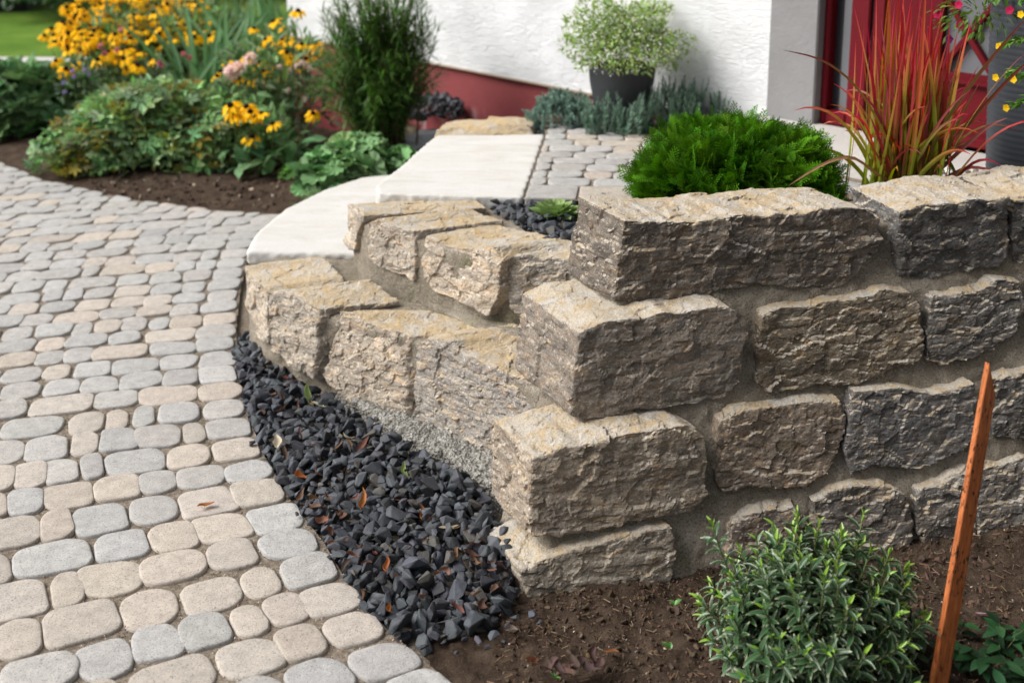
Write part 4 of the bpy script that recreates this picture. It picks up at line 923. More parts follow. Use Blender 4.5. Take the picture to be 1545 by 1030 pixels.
# long single blades seen at left and right
for pts, c0, c1 in (([(1360, 270), (1330, 190), (1290, 125), (1240, 88), (1182, 76)], (.2, .2, .03), (.2, .03, .04)), ([(1385, 275), (1420, 190), (1470, 120), (1510, 70), (1548, 28)], (.16, .17, .03), (.26, .05, .06)), ([(1390, 272), (1430, 220), (1480, 165), (1530, 110), (1570, 80)], (.2, .1, .03), (.2, .03, .03)), ([(1395, 278), (1440, 235), (1490, 190), (1520, 178)], (.25, .08, .06), (.2, .05, .05)), ([(1355, 280), (1320, 262), (1285, 232), (1240, 247), (1190, 280)], (.25, .12, .05), (.45, .25, .14)), ([(1350, 282), (1320, 230), (1292, 178)], (.3, .12, .05), (.28, .06, .05)), ([(1400, 285), (1460, 250), (1500, 258), (1530, 264)], (.3, .1, .07), (.3, .05, .07)), ([(1365, 282), (1340, 280), (1310, 290), (1284, 298)], (.2, .06, .04), (.14, .02, .03))):
    c = [at_y(x, y, 2.93 - .03 * j) for j, (x, y) in enumerate(pts)]; c = np.array([v[:] for v in c]); k = np.linspace(0, len(c) - 1, 14); p = np.stack([np.interp(k, np.arange(len(c)), c[:, j]) for j in range(3)], 1)
    for _ in range(2): p[1:-1] = .5 * p[1:-1] + .25 * (p[:-2] + p[2:])
    kk = np.linspace(0, 1, 14); strip(A, p, .0052 * np.sin(np.pi * np.clip(.25 + kk * .75, 0, 1)) ** .7 + .0003, (.3, -.6, .6), c0, c1)
A.build('blades', M['blade'], t)
# pebbles and stonecrop near the planter
A = Acc(); p = sample_poly([(1.02, 2.98), (1.6, 2.95), (1.65, 3.3), (1.1, 3.4)], 320); scatter_rocks(A, np.column_stack([p, np.full(len(p), .572) + rng.uniform(-.005, .012, len(p))]), rng.uniform(.012, .024, len(p)), jit((.45, .43, .39), len(p), .2, .03))
tag(A.build('gravel', M['grit']), 'pale pebbles between red grass and ribbed planter', 'pebbles', None, 'stuff')
sp_ = np.column_stack([sample_poly([(1.22, 2.97), (1.42, 2.97), (1.42, 3.1), (1.22, 3.1)], 16), np.full(16, .575)])
shoots('stonecrop', 'small yellow green stonecrop among pale pebbles at the foot of the planter', 'stonecrop', sp_, .035, (.2, .26, .05), .014, M['matte_leaf'], 20, .4, .4)

# tall ribbed planter with trailing flowers
plc = Vector((1.505, 3.10, .57)); pln = empty('tall_planter', plc, 'tall dark ribbed planter with trailing yellow and red flowers beside the door', 'planter')
prof = [(.0, 0), (.135, 0)] + [(.138 + .034 * (z / .62) ** .7 + .0016 * ((i % 2) * 2 - 1) + .0008 * math.sin(i * 1.7), z) for i, z in enumerate(np.linspace(.004, .62, 132))] + [(.176, .622), (.176, .636), (.160, .636), (.158, .60), (.0, .60)]
V, q = lathe(prof, plc, 64); V[:, 2] += .006 * np.sin(np.arctan2(V[:, 1] - plc.y, V[:, 0] - plc.x) * 1.0 + 1.2) * np.clip((V[:, 2] - plc.z) / .1, 0, 1)
link('pot', mesh_np('pot', V, [q], None, True), pln, M['planter'])
A = Acc(); n = 520; P, d = blob_pts(n, plc + Vector((-.02, -.02, .66)), (.27, .22, .16), -.7, .6, .2, 14); dirs = unit(d + rng.normal(0, .5, (n, 3)) + (0, 0, -.15)); s = rng.uniform(.025, .05, n); A.inst(*LEAF, frames(dirs, d + (0, 0, .5), s, s * .38), P, jit((.09, .20, .025), n, .25, .1))
heads = []
for px, py in ((1508, 70), (1503, 117), (1519, 163), (1541, 22), (1530, 120)):
    e = np.array(at_y(px, py, 2.90)[:]); b = np.array([e[0] + .10, e[1] + .06, e[2] + .02]); tube(A, curve((plc.x - .05, plc.y - .12, plc.z + .63), b, (0, -.03, .03)), .0025, .002, (.1, .2, .03), 4); tube(A, curve(b, e), .002, .0015, (.12, .22, .03), 4); heads.append(e)
    m = 20; kk = rng.random(m)[:, None]; P = b * (1 - kk) + (b + (e - b) * .75) * kk; dd = unit((e - b) + rng.normal(0, .07, (m, 3))); L = rng.uniform(.018, .034, m); A.inst(*LEAF, frames(dd, (0, -.5, 1), L, L * .28), P, jit((.11, .25, .03), m, .2, .08))
A.build('foliage', M['leaf'], pln)
TR = (np.concatenate([[(0, 0, -.5)], np.stack([np.cos(np.arange(10) * .628) * np.where(np.arange(10) % 2, .8, 1), np.sin(np.arange(10) * .628) * np.where(np.arange(10) % 2, .8, 1), np.full(10, .25)], 1), [(0, 0, .05)]]), [np.concatenate([[(0, 1 + i, 1 + (i + 1) % 10) for i in range(10)], [(11, 1 + i, 1 + (i + 1) % 10) for i in range(10)]])])
for e in heads:
    A = Acc(); A.inst(*TR, frames(np.array([[0, 0, 1.0]]), unit(np.array([[-.8, -.5, .1]])), .011), [e], [(.78, .52, .01)]); A.build('yellow_flower', M['petal'], pln)
for px, py in ((1447, 8), (1449, 38), (1433, 60), (1415, 22), (1524, 16)):
    e = np.array(at_y(px, py, 3.02)[:]); A = Acc(); A.inst(*TR, frames(np.array([[0, .3, 1.0]]), unit(np.array([[-.7, -.5, .5]])), .013), [e], [(.45, .01, .07) if py < 50 else (.12, .01, .08)]); A.build('red_flower', M['petal'], pln)
A = Acc(); n = 130; P, d = blob_pts(n, at_y(1468, 22, 3.05), (.10, .06, .07), -.9, .8, .2, 3); s = rng.uniform(.015, .03, n); A.inst(*LEAF, frames(unit(d + (-.4, 0, -.3)), d + (0, 0, .5), s, s * .4), P, jit((.13, .23, .04), n, .25, .1)); A.build('trailing_foliage', M['leaf'], pln)

# variegated evergreen shrub in front of the wall
vb = Vector((.57, 1.875, .0)); t = empty('variegated_shrub', vb, 'small evergreen shrub with cream edged leaves in front of the stone wall', 'shrub')
def var_t():
    V, col = [], []; rows = 6
    for k in np.linspace(0, 1, rows):
        w = .5 * math.sin(math.pi * (.05 + .92 * k)) ** .75
        for u, c in ((-1, 1), (-.78, 0), (0, 0), (.78, 0), (1, 1)): V.append((w * u, k, -.22 * k * k + .22 * abs(w * u))); col.append(1 if (c or k > .97) else 0)
    q = [(i * 5 + j, i * 5 + j + 1, i * 5 + j + 6, i * 5 + j + 5) for i in range(rows - 1) for j in range(4)]; return np.array(V), [np.array(q)], np.array(col, float)
VV, VQ, VE = var_t(); A = Acc(); St = Acc()
tips = [(1075, 792, .0), (1142, 838, .0), (1203, 775, .03), (1236, 790, .02), (1302, 778, .02), (1168, 795, .04), (1262, 810, .03), (1340, 838, -.02), (1364, 860, 0), (1058, 905, -.06), (1110, 950, -.1), (1390, 925, -.02), (1195, 880, -.12), (1180, 1000, -.17), (1290, 935, -.14), (1245, 830, 0), (1105, 870, -.03), (1320, 900, -.1), (1125, 1020, -.15), (1255, 980, -.17), (1330, 1000, -.12), (1370, 985, -.05), (1090, 985, -.09)]
ends = [np.array(at_y(px, py, 1.90 + dy)[:]) for px, py, dy in tips]
for i in range(150):
    a = rng.uniform(0, 6.28); e = rng.uniform(.05, 1.45); rr = rng.uniform(.75, 1.05); ends.append(np.array(vb[:]) + np.array([math.cos(a) * math.cos(e) * .215, math.sin(a) * math.cos(e) * .17, .03 + math.sin(e) * .235]) * rr)
for e in ends:
    b = np.array(vb[:]) + np.append(rng.normal(0, .035, 2), 0); pts = curve(b, e, (e - b) * np.array([.12, .12, -.05]), 9); tube(St, pts, .0026, .0013, (.13, .15, .05), 4)
    L = np.linalg.norm(e - b); nn = int(L * .72 / .0122); kk = np.linspace(.30, 1, nn); t0 = unit(e - b); p = np.stack([np.interp(kk, np.linspace(0, 1, 9), pts[:, j]) for j in range(3)], 1)
    x = unit(np.cross(t0, (.2, .3, 1))); y = np.cross(t0, x)
    for j in range(nn):
        a0 = (j % 2) * 1.57 + rng.uniform(-.3, .3) + j * .35; tipk = kk[j] > .95; opening = .35 if tipk else rng.uniform(.75, 1.15)
        ds = np.stack([(x * math.cos(a0 + s_) + y * math.sin(a0 + s_)) * math.sin(opening) + t0 * math.cos(opening) for s_ in (0, math.pi)]); ds[:, 2] += .1
        l = rng.uniform(.026, .041, 2) * (.62 if tipk else 1); base_c = np.array((.20, .36, .035)) if tipk else np.array((.034, .088, .030)) * rng.uniform(.7, 1.35)
        edge_c = np.array((.33, .45, .12)) if tipk else np.array((.42, .47, .30)) * rng.uniform(.5, 1.05)
        M3 = frames(ds, t0 + np.array([0, 0, .4]), l, l * rng.uniform(.23, .29))
        tcv = (1 - VE[:, None]) * base_c + VE[:, None] * edge_c; A.inst(VV, VQ, M3, np.stack([p[j]] * 2), np.ones((2, 3)), tcv)
A.build('foliage', M['leafg'], t, True); St.build('stem', M['stem'], t)

# periwinkle ground plants, seedlings
def peri(spots, label, n, group=None):
    c = np.mean(spots, 0); t = empty('periwinkle_plant', (c[0], c[1], 0), label, 'ground plant', group); A = Acc()
    for i in range(n):
        s = spots[rng.integers(len(spots))] + np.append(rng.normal(0, .032, 2), 0); h = rng.uniform(.015, .06); a = rng.uniform(0, 6.28); tube(A, curve((s[0], s[1], 0), (s[0] + .03 * math.cos(a), s[1] + .03 * math.sin(a), h)), .0014, .001, (.12, .13, .05), 4)
        for k in range(5):
            b = a + rng.normal(0, .4) + k * 2.2; dd = unit(np.array([[math.cos(b), math.sin(b), rng.uniform(-.1, .5)]])); l = rng.uniform(.024, .042); A.inst(*LEAF, frames(dd, (0, 0, 1), l, l * .55), [np.array([s[0] + .03 * math.cos(a), s[1] + .03 * math.sin(a), h - .006 * k])], jit((.02, .062, .022), 1, .3, .08))
    A.build('foliage', M['leafg'], t, True)
peri([np.array((*P2(px, py, .02), 0)) for px, py in ((1465, 975), (1500, 985), (1530, 975), (1490, 1010), (1535, 1015), (1470, 1020))], 'dark glossy periwinkle leaves at right of the rust brown stake', 26)
peri([np.array((*P2(px, py, .02), 0)) for px, py in ((1385, 975), (1395, 990), (1375, 1000))], 'few dark periwinkle leaves between the variegated shrub and the stake', 7)
for px, py, lab in ((1018, 912, 'tiny green seedling in soil close to the wall foot, left of the shrub'), (1012, 978, 'tiny seedling on open soil between the dead leaves and the shrub'), (838, 1022, 'short blade of green grass beside the heap of dead leaves')):
    b = np.array(at(px, py, .01)[:]); t = empty('seedling', tuple(b), lab, 'seedling'); A = Acc(); m = 4
    a = rng.uniform(0, 6.28, m); dd = unit(np.stack([np.cos(a), np.sin(a), np.full(m, .9)], 1)); l = rng.uniform(.012, .02, m); A.inst(*LEAF, frames(dd, (0, 0, 1), l, l * (.25 if px < 900 else .6)), np.stack([b] * m), jit((.07, .2, .03), m, .15, .08)); A.build('leaves', M['leafg'], t)

# rust brown wooden stake
b0, b1 = at_y(1412, 1055, 1.79), at_y(1494, 570, 1.94); ax = (b1 - b0).normalized(); xw = Vector((1, .42, 0)); xw = (xw - ax * xw.dot(ax)).normalized(); yw = ax.cross(xw).normalized()
L = (b1 - b0).length; hw, th = .0185, .0060; bm = bmesh.new(); loops = []
for z, sl2 in ((-.06, 0), (L * .33, 0), (L * .66, 0), (L, .028)):
    w = hw * (1 - .24 * max(z, 0) / L); loops.append([bm.verts.new((x_ * w, y_ * th, z + (sl2 if x_ < 0 else -sl2))) for x_, y_ in ((-1, -1), (1, -1), (1, 1), (-1, 1))])
for a_, b_ in zip(loops[:-1], loops[1:]):
    for i in range(4): bm.faces.new((a_[i], a_[(i + 1) % 4], b_[(i + 1) % 4], b_[i]))
bm.faces.new(loops[0][::-1]); bm.faces.new(loops[-1]); bmesh.ops.recalc_face_normals(bm, faces=bm.faces); bmesh.ops.bevel(bm, geom=list(bm.edges), offset=.0009, segments=2, affect='EDGES')
me = bpy.data.meshes.new('wooden_stake'); bm.to_mesh(me); bm.free(); stk = link('wooden_stake', me, None, M['stake'])
stk.matrix_world = Matrix(((xw.x, yw.x, ax.x, b0.x), (xw.y, yw.y, ax.y, b0.y), (xw.z, yw.z, ax.z, b0.z), (0, 0, 0, 1)))
tag(stk, 'rust brown wooden stake with worm holes, leaning in the soil at right', 'stake')
# ------------------------------------------------------------------ flower bed at left
leafy('cranesbill', 'wide mound of cut leaved cranesbill with yellowing lower leaves along the driveway', 'ground plant', (-1.80, 5.62, .06), (.62, .36, .34), 2300, .074, (.26, .385, .175), M['matte_leaf'], PALM, .85, .9, -.12, .5, .24, 21, .25, .12, (.10, (.30, .24, .05)), 30)
leafy('cranesbill', 'low straggling cranesbill shoots with yellow leaves on the bed edge at the driveway', 'ground plant', (-2.16, 5.36, .02), (.14, .08, .15), 70, .05, (.15, .20, .05), M['matte_leaf'], PALM, .85, .8, -.1, .7, .3, 22, .25, .15, (.35, (.33, .25, .05)), 8)
leafy('lady_mantle', 'clump of large pleated lady mantle leaves beside the pale slab', 'ground plant', (-.655, 4.74, .09), (.29, .22, .25), 260, .066, (.17, .30, .125), M['matte_leaf'], ROUND, 1.0, 1.6, -.1, .55, .2, 23, .18, .07, None, 24)
leafy('lady_mantle', 'dark green lady mantle clump at the far left edge of the flower bed', 'ground plant', (-2.82, 6.35, .06), (.40, .34, .34), 300, .085, (.16, .28, .12), M['matte_leaf'], ROUND, 1.0, 1.3, -.1, .6, .2, 24, .2, .08, None, 24)
leafy('leafy_perennial', 'fresh green leafy mound under the distant yellow coneflowers', 'perennial', (-2.50, 6.62, .08), (.42, .3, .34), 1000, .065, (.17, .30, .08), M['leaf'], LEAF, .5, .8, -.1, .6, .25, 25, .25, .1, None, 16)
leafy('bergenia', 'broad dark leaves at the foot of the nearer yellow coneflowers', 'perennial', (-1.16, 5.35, .06), (.26, .2, .20), 95, .08, (.10, .20, .08), M['matte_leaf'], LEAF, .75, 1.2, -.1, .6, .2, 26, .2, .08, None, 10)
leafy('young_shoots', 'small bright green leafy shoots at the left edge of the lady mantle clump', 'ground plant', tuple(at(445, 268, .05)), (.085, .06, .07), 120, .022, (.13, .32, .05), M['leaf'], LEAF, .45, .7, -.1, .7, .2, 27, .2, .1, None, 8)

# coneflowers: petals and dark cone
PET = leaf_t(5, .25, .42, lambda k: .5 * (min(1, .35 + 2.2 * k)) * (1 if k < .7 else math.sqrt(max(.04, 1 - ((k - .7) / .31) ** 2))))
def head_mesh(seed):
    r = np.random.default_rng(seed); A = Acc(); n = 12; a = np.arange(n) * 2 * math.pi / n + r.normal(0, .1, n); e = r.normal(-.12, .14, n)
    dd = np.stack([np.cos(a) * np.cos(e), np.sin(a) * np.cos(e), np.sin(e)], 1); l = r.uniform(.024, .032, n)
    A.inst(*PET, frames(dd, (0, 0, 1), l, l * .42), dd * .005, np.array((.97, .57, .003)) * r.uniform(.85, 1.1, (n, 1)), None); return A.mesh('flower', True)
HEADS = [head_mesh(k) for k in range(5)]
for m_ in HEADS: m_.materials.append(M['petal'])
V, q = lathe([(.0, -.002), (.0085, -.002), (.0095, .004), (.0075, .010), (.003, .0125), (.0, .013)], (0, 0, 0), 12); CONE = mesh_np('cone', V, [q], None, True); CONE.materials.append(mat('dark_cone', _plain((.022, .010, .006), .9, .1, .5, 400)))
fl0 = None
def add_head(parent, p, dirv, sc):
    global fl0
    if fl0 is None:
        f = bpy.data.objects.new('flower', HEADS[0]); COL.objects.link(f); c_ = bpy.data.objects.new('cone', CONE); COL.objects.link(c_); c_.parent = f; fl0 = (f, c_)
    else:
        f = fl0[0].copy(); f.data = HEADS[rng.integers(5)]; COL.objects.link(f); c_ = fl0[1].copy(); COL.objects.link(c_); c_.parent = f
    f.parent = parent; f.location = Vector(p) - parent.location; f.rotation_euler = Vector(dirv).to_track_quat('Z', 'Y').to_euler(); f.scale = (sc, sc, sc)
def rudbeckia(label, base, pts, seed, fol, fr, nf, sc=1.0, name='coneflower_plant'):
    t = empty(name, base, label, 'coneflower'); A = Acc(); St = Acc()
    for p in pts:
        p = np.asarray(p[:]); dv = unit(np.array([rng.normal(-.12, .28), rng.normal(-.25, .28), 1.0])); add_head(t, p, dv, sc * rng.uniform(.82, 1.18))
        b = np.array([p[0] + (base[0] - p[0]) * .45 + rng.normal(0, .03), p[1] + (base[1] - p[1]) * .3 + rng.normal(0, .03), max(0.02, base[2])]); tube(St, curve(b, p - dv * .004, (0, 0, .02), 7), .0028, .0018, (.09, .14, .04), 4)
    P, d = blob_pts(nf, fol, fr, -.3, .8, .25, seed); dirs = unit(d + rng.normal(0, .5, (nf, 3)) + (0, 0, .25)); s = rng.uniform(.05, .095, nf); A.inst(*LEAF, frames(dirs, d + (0, 0, .8), s, s * .32), P, jit((.15, .25, .10), nf, .28, .1))
    A.build('foliage', M['leaf'], t); St.build('stem', M['stem'], t); return t
near_px = [(450, 18), (413, 34), (383, 44), (430, 45), (401, 60), (395, 70), (418, 64), (425, 60), (435, 62), (422, 84), (432, 80), (455, 68), (476, 66), (480, 75), (345, 92), (372, 87), (392, 96), (385, 112), (398, 108), (328, 116), (333, 110), (372, 126), (361, 119), (425, 114), (440, 88), (462, 90), (470, 84), (390, 122), (400, 128), (452, 100), (488, 82), (492, 95), (415, 100), (360, 100)]
pts = [at_y(x, y, rng.uniform(5.75, 6.25)) for x, y in near_px]
rudbeckia('tall yellow coneflower clump in front of the house corner', (-1.28, 6.0, .06), pts, 31, (-1.25, 5.95, .33), (.33, .28, .30), 420, 1.3)
low_px = [(348, 160), (372, 162), (360, 176), (385, 178), (350, 172), (395, 172), (380, 208), (412, 188), (472, 172), (378, 170)]
rudbeckia('low group of large yellow coneflowers at the right end of the cranesbill mound', (-1.28, 5.42, .05), [at_y(x, y, rng.uniform(5.2, 5.38)) for x, y in low_px], 32, (-1.27, 5.45, .16), (.2, .15, .15), 120, 1.5)
far_px = []
while len(far_px) < 176:
    x, y = rng.uniform(55, 318), rng.uniform(-14, 112)
    top = 118 - (x - 60) * 1.15
    if y < max(top - 60, -14) or y > 100 + 10 * math.sin(x * .07) - .12 * max(0, x - 180): continue
    if (x > 250 and y > 62) or (y > 66 and rng.random() < .62): continue
    if min([abs(x - a) + 1.6 * abs(y - b) for a, b in far_px] + [99]) < 6.5: continue
    far_px.append((x, y))
pts = [at_y(x, y, 6.35 + .011 * (95 - y) + rng.normal(0, .12)) for x, y in far_px]
pl_ = [p for p, q_ in zip(pts, far_px) if q_[0] < 185]; pr_ = [p for p, q_ in zip(pts, far_px) if q_[0] >= 185]
rudbeckia('far coneflower clump at left, before the lawn, massed with yellow flowers', (-2.4, 6.95, .06), pl_, 33, (-2.38, 7.0, .30), (.40, .40, .34), 700, 1.5)
rudbeckia('far coneflower clump massed with yellow flowers, between the lawn side clump and the iris', (-1.95, 7.0, .06), pr_, 34, (-1.92, 7.0, .30), (.38, .40, .34), 700, 1.5)

# iris swords, airy grass, roses, purple flowers
def swords(name, label, c, n, h, w, col, sp, lean, cat, group=None):
    t = empty(name, c, label, cat, group); A = Acc()
    for i in range(n):
        b = np.array(c) + np.append(rng.normal(0, sp, 2), 0); a = rng.normal(0, lean); a2 = rng.normal(0, lean * .6); L = h * rng.uniform(.65, 1.1); k = np.linspace(0, 1, 8); p = b + np.stack([L * np.sin(a * k * 1.15) * k, L * np.sin(a2) * k, L * k * np.cos(a * .8)], 1)
        strip(A, p, w * rng.uniform(.7, 1.2) * (1 - k ** 2.2) + .0006, (rng.normal(0, .4), -1, .1), np.array(col) * .9, np.array(col) * rng.uniform(.8, 1.2))
    A.build('blades', M['blade'], t); return t
swords('iris', 'sword shaped iris leaves between the two yellow coneflower clumps', (-1.74, 6.35, .03), 40, .74, .026, (.13, .26, .11), .09, .5, 'iris')
swords('iris', 'pale upright iris leaves next to the house corner behind the coneflowers', (-1.46, 6.85, .03), 28, .84, .028, (.15, .29, .12), .12, .25, 'iris')
swords('ornamental_grass', 'pale airy grass tuft behind the iris leaves', (-1.95, 7.2, .0), 260, .80, .005, (.20, .27, .09), .12, .42, 'grass tuft')
def rose(pxs, y, label, base, col, sz, name, cat):
    t = empty(name, base, label, cat); A = Acc(); PT = leaf_t(4, .5, -.5)
    for px, py in pxs:
        c = np.array(at_y(px, py, y)[:]); n = 26; d = unit(rng.normal(size=(n, 3)) + (0, -.2, .5)); s = np.full(n, sz); B = Acc(); B.inst(*PT, frames(np.cross(d, rng.normal(size=(n, 3))), d, s, s * .9), c + d * sz * .55, jit(col, n, .08, .04)); B.build('flower', M['petal'], t, True)
        tube(A, curve((c[0] * .8 + base[0] * .2, c[1] + .03, base[2]), c), .003, .002, (.08, .12, .04), 4)
    n = 160; P, d = blob_pts(n, (base[0], base[1], .24), (.22, .15, .22), -.6, .8, .2, 41); s = rng.uniform(.03, .05, n); A.inst(*LEAF, frames(unit(d + rng.normal(0, .5, (n, 3))), d + (0, 0, .6), s, s * .55), P, jit((.075, .13, .06), n, .25, .1)); A.build('foliage', M['leaf'], t)
rose([(348, 108), (360, 104), (378, 90), (352, 112)], 5.72, 'pale pink rose blooms among the nearer yellow coneflowers', (-1.42, 5.8, .05), (.85, .66, .60), .030, 'rose_bush', 'rose')
rose([(448, 100), (460, 98), (455, 96), (422, 102), (437, 107), (466, 103), (435, 137), (460, 150)], 5.70, 'small cream pink roses beside the fine leaved shrub', (-1.08, 5.8, .05), (.70, .56, .50), .013, 'rose_bush', 'rose')
rose([(152, 70), (158, 80), (176, 76), (245, 99), (240, 95), (183, 45), (277, 82), (286, 88)], 6.15, 'pink phlox flowers low among the far coneflowers', (-2.05, 6.3, .05), (.62, .25, .28), .013, 'phlox', 'phlox')
rose([(128, 106), (134, 112), (112, 116), (97, 125), (110, 108), (98, 140)], 5.98, 'small violet flowers at the left of the cranesbill mound', (-2.35, 6.1, .05), (.38, .30, .58), .009, 'violet_flowers', 'violet flower')

# fine leaved shrub
sc_ = Vector((-.61, 5.12, .18)); t = empty('fine_leaved_shrub', sc_, 'dense dark green shrub with thread fine leaves in front of the red plinth', 'shrub'); A = Acc(); B = Acc()
NAR = (np.array([(-.5, 0, 0), (.5, 0, 0), (.5, .5, -.03), (-.5, .5, -.03), (0, 1, -.16)]), [np.array([(0, 1, 2, 3)]), np.array([(3, 2, 4)])])
for i in range(360):
    a = rng.uniform(0, 6.28); o = rng.random() ** .6; z = rng.uniform(.25, .80); prof_ = math.sin(math.pi * min(1, .30 + .55 * (z / .82))) ** .7; e = np.array(sc_[:]) + np.array([math.cos(a) * o * .345 * prof_, math.sin(a) * o * .27 * prof_, z]); b = np.array(sc_[:]) + np.append(rng.normal(0, .05, 2), -.05)
    pts = curve(b, e, ((b[0] - e[0]) * .18, (b[1] - e[1]) * .18, .03), 10); tube(B, pts, .004, .0012, (.09, .075, .035), 4)
    m = 70; k = rng.uniform(.22, 1.0, m); p = np.stack([np.interp(k, np.linspace(0, 1, 10), pts[:, j]) for j in range(3)], 1); dd = unit(unit(e - b) * .45 + rng.normal(0, .6, (m, 3)) + np.array([math.cos(a) * .5, math.sin(a) * .5, .05])); l = rng.uniform(.045, .085, m)
    A.inst(*NAR, frames(dd, (0, 0, 1), l, l * .075), p, jit((.085, .175, .035), m, .3, .12))
A.build('foliage', M['leaf'], t); B.build('stem', M['wood'], t)

# hedge to the right of the viewer, which shades the front bed and the wall face
leafy('garden_hedge', 'tall dense garden hedge beyond the right edge, shading the front bed and wall', 'hedge', (3.3, .1, 1.2), (1.7, .55, 1.25), 2600, .19, (.05, .085, .03), M['leaf'], LEAF, .7, .5, -.9, .6, .12, 61, .25, .1, None, 20)
leafy('garden_hedge', 'tall garden hedge behind the viewer, beyond the bottom right of the view', 'hedge', (1.9, -1.5, 1.3), (1.5, .6, 1.4), 2400, .19, (.05, .085, .03), M['leaf'], LEAF, .7, .5, -.9, .6, .12, 62, .25, .1, None, 20)
# beyond the lawn
leafy('background_bush', 'dark green rounded bush at the far edge of the lawn, top left', 'bush', (-4.55, 11.6, .35), (.75, .6, .6), 1300, .11, (.035, .085, .022), M['leaf'], LEAF, .55, .6, -.4, .7, .25, 51, .3, .1, None, 14)
leafy('background_bush', 'dark bush beyond the lawn behind the far coneflowers', 'bush', (-3.2, 13.4, .35), (.9, .6, .62), 1200, .11, (.030, .07, .02), M['leaf'], LEAF, .55, .6, -.4, .7, .25, 52, .3, .1, None, 14)
leafy('background_bush', 'dark bush beyond the lawn behind the iris leaves', 'bush', (-1.7, 13.9, .4), (1.0, .6, .55), 1200, .11, (.032, .075, .022), M['leaf'], LEAF, .55, .6, -.4, .7, .25, 53, .3, .1, None, 14)
sh = empty('garden_shed', (-6.4, 12.6, 0), 'white shed with tan base strip beyond the lawn, beside the dark bush', 'shed')
bm = bmesh.new(); bmesh.ops.create_cube(bm, size=1, matrix=Matrix.Translation((-6.55, 12.7, 1.2)) @ Matrix.Rotation(R(12), 4, 'Z') @ Matrix.Diagonal((2.6, 1.8, 1.95, 1))); link('wall', bm_mesh('wall', bm), sh, M['white'])
bm = bmesh.new(); bmesh.ops.create_cube(bm, size=1, matrix=Matrix.Translation((-6.55, 12.7, .20)) @ Matrix.Rotation(R(12), 4, 'Z') @ Matrix.Diagonal((2.64, 1.84, .07, 1))); link('base_strip', bm_mesh('base_strip', bm), sh, M['tan'])
bm = bmesh.new(); bmesh.ops.create_cube(bm, size=1, matrix=Matrix.Translation((-6.55, 12.7, .07)) @ Matrix.Rotation(R(12), 4, 'Z') @ Matrix.Diagonal((2.3, 1.5, .2, 1))); link('foot', bm_mesh('foot', bm), sh, M['black'])  # black block stands for the shaded gap under the raised shed

# ------------------------------------------------------------------ fallen leaves
def curled(seed, l, w, curl, twist):
    r = np.random.default_rng(seed); rows, colsn = 9, 5; V = []
    for i in range(rows):
        k = i / (rows - 1); ww = w * math.sin(math.pi * min(1, .05 + .93 * k)) ** .8; a = curl * (k - .5); x0 = 0
        for j in range(colsn):
            u = j / (colsn - 1) * 2 - 1; y = l * (math.sin(a) / curl if abs(curl) > .01 else k - .5); z = l * (1 - math.cos(a)) / max(abs(curl), .01) + .55 * ww * u * u; x = ww * u + .004 * math.sin(k * 5 + seed)
            c_, s_ = math.cos(twist * (k - .5)), math.sin(twist * (k - .5)); V.append((x * c_ - z * s_, y, x * s_ + z * c_))
    q = [(i * colsn + j, i * colsn + j + 1, (i + 1) * colsn + j + 1, (i + 1) * colsn + j) for i in range(rows - 1) for j in range(colsn - 1)]
    V = np.array(V); V += .0015 * np.stack([vnoise(V * 120, seed + k) for k in range(3)], 1); return V, np.array(q)
BR, CRM, GRN, DKB, ORG = (.13, .065, .038), (.50, .44, .33), (.33, .36, .15), (.075, .04, .032), (.34, .125, .04)
def fallen(px, py, z, l, w, rot, tilt, col, label, curl=1.6, twist=.6, group=None):
    V, q = curled(int(px + py), l, w, curl, twist); c = jit(col, 1, .12, .08)[0]; cc = c * (1 + .25 * vnoise(V * 180, 3)[:, None]); me = mesh_np('fallen_leaf', V, [q], cc.clip(.01, .9), True)
    o = link('fallen_leaf', me, None, M['dry']); o.location = at(px, py, z + (.016 if inside(np.array([P2(px, py)]), GP)[0] else .004)); o.rotation_euler = (tilt[0], tilt[1], rot); return tag(o, label, 'fallen leaf', group)
fallen(465, 598, .045, .075, .010, .6, (1.0, .2), GRN, 'greenish dry leaf standing upright at the footing, on the dark gravel', .9)
fallen(480, 612, .03, .045, .010, 1.2, (.2, .3), CRM, 'pale cream leaf piece lying beside the upright greenish leaf', .8)
fallen(417, 668, .022, .050, .011, .3, (.3, .2), CRM, 'wide cream dry leaf on gravel near the driveway edge', .8)
fallen(611, 710, .035, .045, .007, .1, (1.1, 0), GRN, 'slim yellow green leaf upright at the footing', .6)
fallen(524, 661, .035, .04, .009, 1.9, (.5, .4), CRM, 'small curled cream leaf at mid gravel', 2.0)
fallen(548, 672, .032, .06, .008, -.9, (.4, .3), BR, 'brown arched leaf next to the small curled cream leaf', 2.2)
fallen(452, 718, .024, .035, .011, .8, (.5, .2), ORG, 'orange brown rolled leaf on gravel near the pale border pavers', 2.6)
fallen(435, 573, .03, .05, .011, 1.6, (.2, .3), BR, 'brown leaf at the narrow far end of the gravel strip', 1.5)
fallen(545, 755, .028, .065, .007, -.3, (.4, .5), ORG, 'long twisted orange brown leaf in the middle of the gravel', 2.4, 1.8)
fallen(634, 778, .026, .06, .006, .2, (.3, .6), ORG, 'thin russet curled strip of leaf below the tilted block', 2.8, 1.5)
fallen(683, 796, .028, .065, .008, 2.0, (.1, .2), CRM, 'long tan leaf lying flat on gravel near the wall corner', .5)
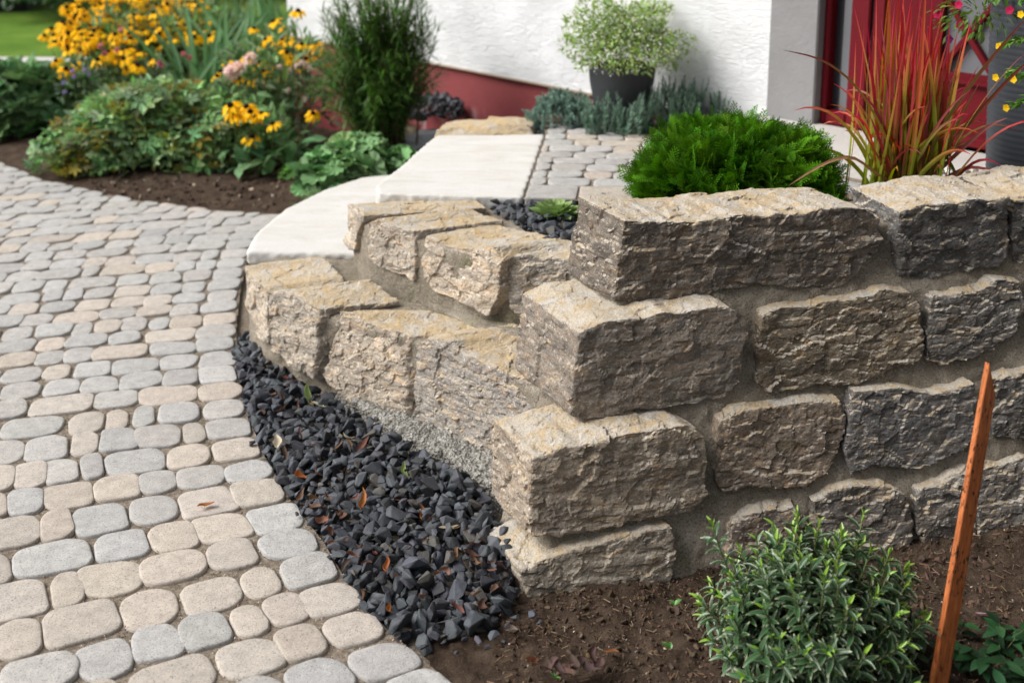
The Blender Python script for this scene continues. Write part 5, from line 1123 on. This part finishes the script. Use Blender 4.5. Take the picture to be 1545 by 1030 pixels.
fallen(581, 855, .024, .05, .006, .1, (.3, .5), ORG, 'rust coloured curled strip in the lower part of the gravel', 2.4, 1.4)
fallen(585, 920, .015, .03, .006, .5, (.2, .6), ORG, 'little orange leaf scrap at the pavers near the gravel end', 2.0)
fallen(712, 838, .024, .045, .010, 1.4, (.3, .2), DKB, 'dark brown leaf on gravel close to the wall corner', 1.2)
fallen(771, 950, .008, .028, .009, 1.7, (.2, .1), (.22, .17, .14), 'greyish leaf scrap on the soil at the gravel end', .6)
fallen(922, 982, .012, .030, .004, 1.5, (.1, .2), ORG, 'bright orange sliver of leaf on open soil', .5)
fallen(803, 1000, .015, .03, .011, 1.0, (.3, .3), (.26, .11, .06), 'red brown crumpled leaf at the left of the dead leaf heap', 2.0)
fallen(1483, 928, .018, .04, .008, 1.9, (.2, .4), (.30, .24, .25), 'pale mauve dry leaf on soil behind the stake', .8)
fallen(1365, 890, .02, .04, .010, 1.8, (.3, .2), (.24, .19, .15), 'grey brown dry leaf beside the right edge of the variegated shrub', .8)
fallen(310, 763, .004, .045, .008, 2.2, (.1, .2), ORG, 'ochre leaf lying on the driveway pavers', .9)
for i in range(11):
    fallen(815 + rng.uniform(0, 90), 985 + rng.uniform(0, 32), .012 + rng.uniform(0, .012), rng.uniform(.028, .045), rng.uniform(.007, .010), rng.uniform(0, 6.28), (rng.normal(0, .35), rng.normal(0, .35)), (.085, .05, .042), 'dull brown withered leaf in the heap on the front soil', .9, .6, 'dead leaves heaped on the front soil')
gpx = [(x_, y_) for x_, y_ in [(rng.uniform(380, 770), rng.uniform(560, 930)) for _ in range(900)] if inside(np.array([P2(x_, y_)]), GP)[0]][:64]
for x_, y_ in gpx:
    fallen(x_, y_, .024 + rng.uniform(-.004, .008), rng.uniform(.018, .04), rng.uniform(.0035, .008), rng.uniform(0, 6.28), (rng.normal(0, .5), rng.normal(0, .5)), random.choice((BR, BR, DKB, (.17, .08, .055))), 'small dark brown leaf scrap lodged between the basalt chippings', rng.uniform(.8, 2.8), rng.uniform(-1.5, 1.5), 'brown leaf scraps in the gravel')
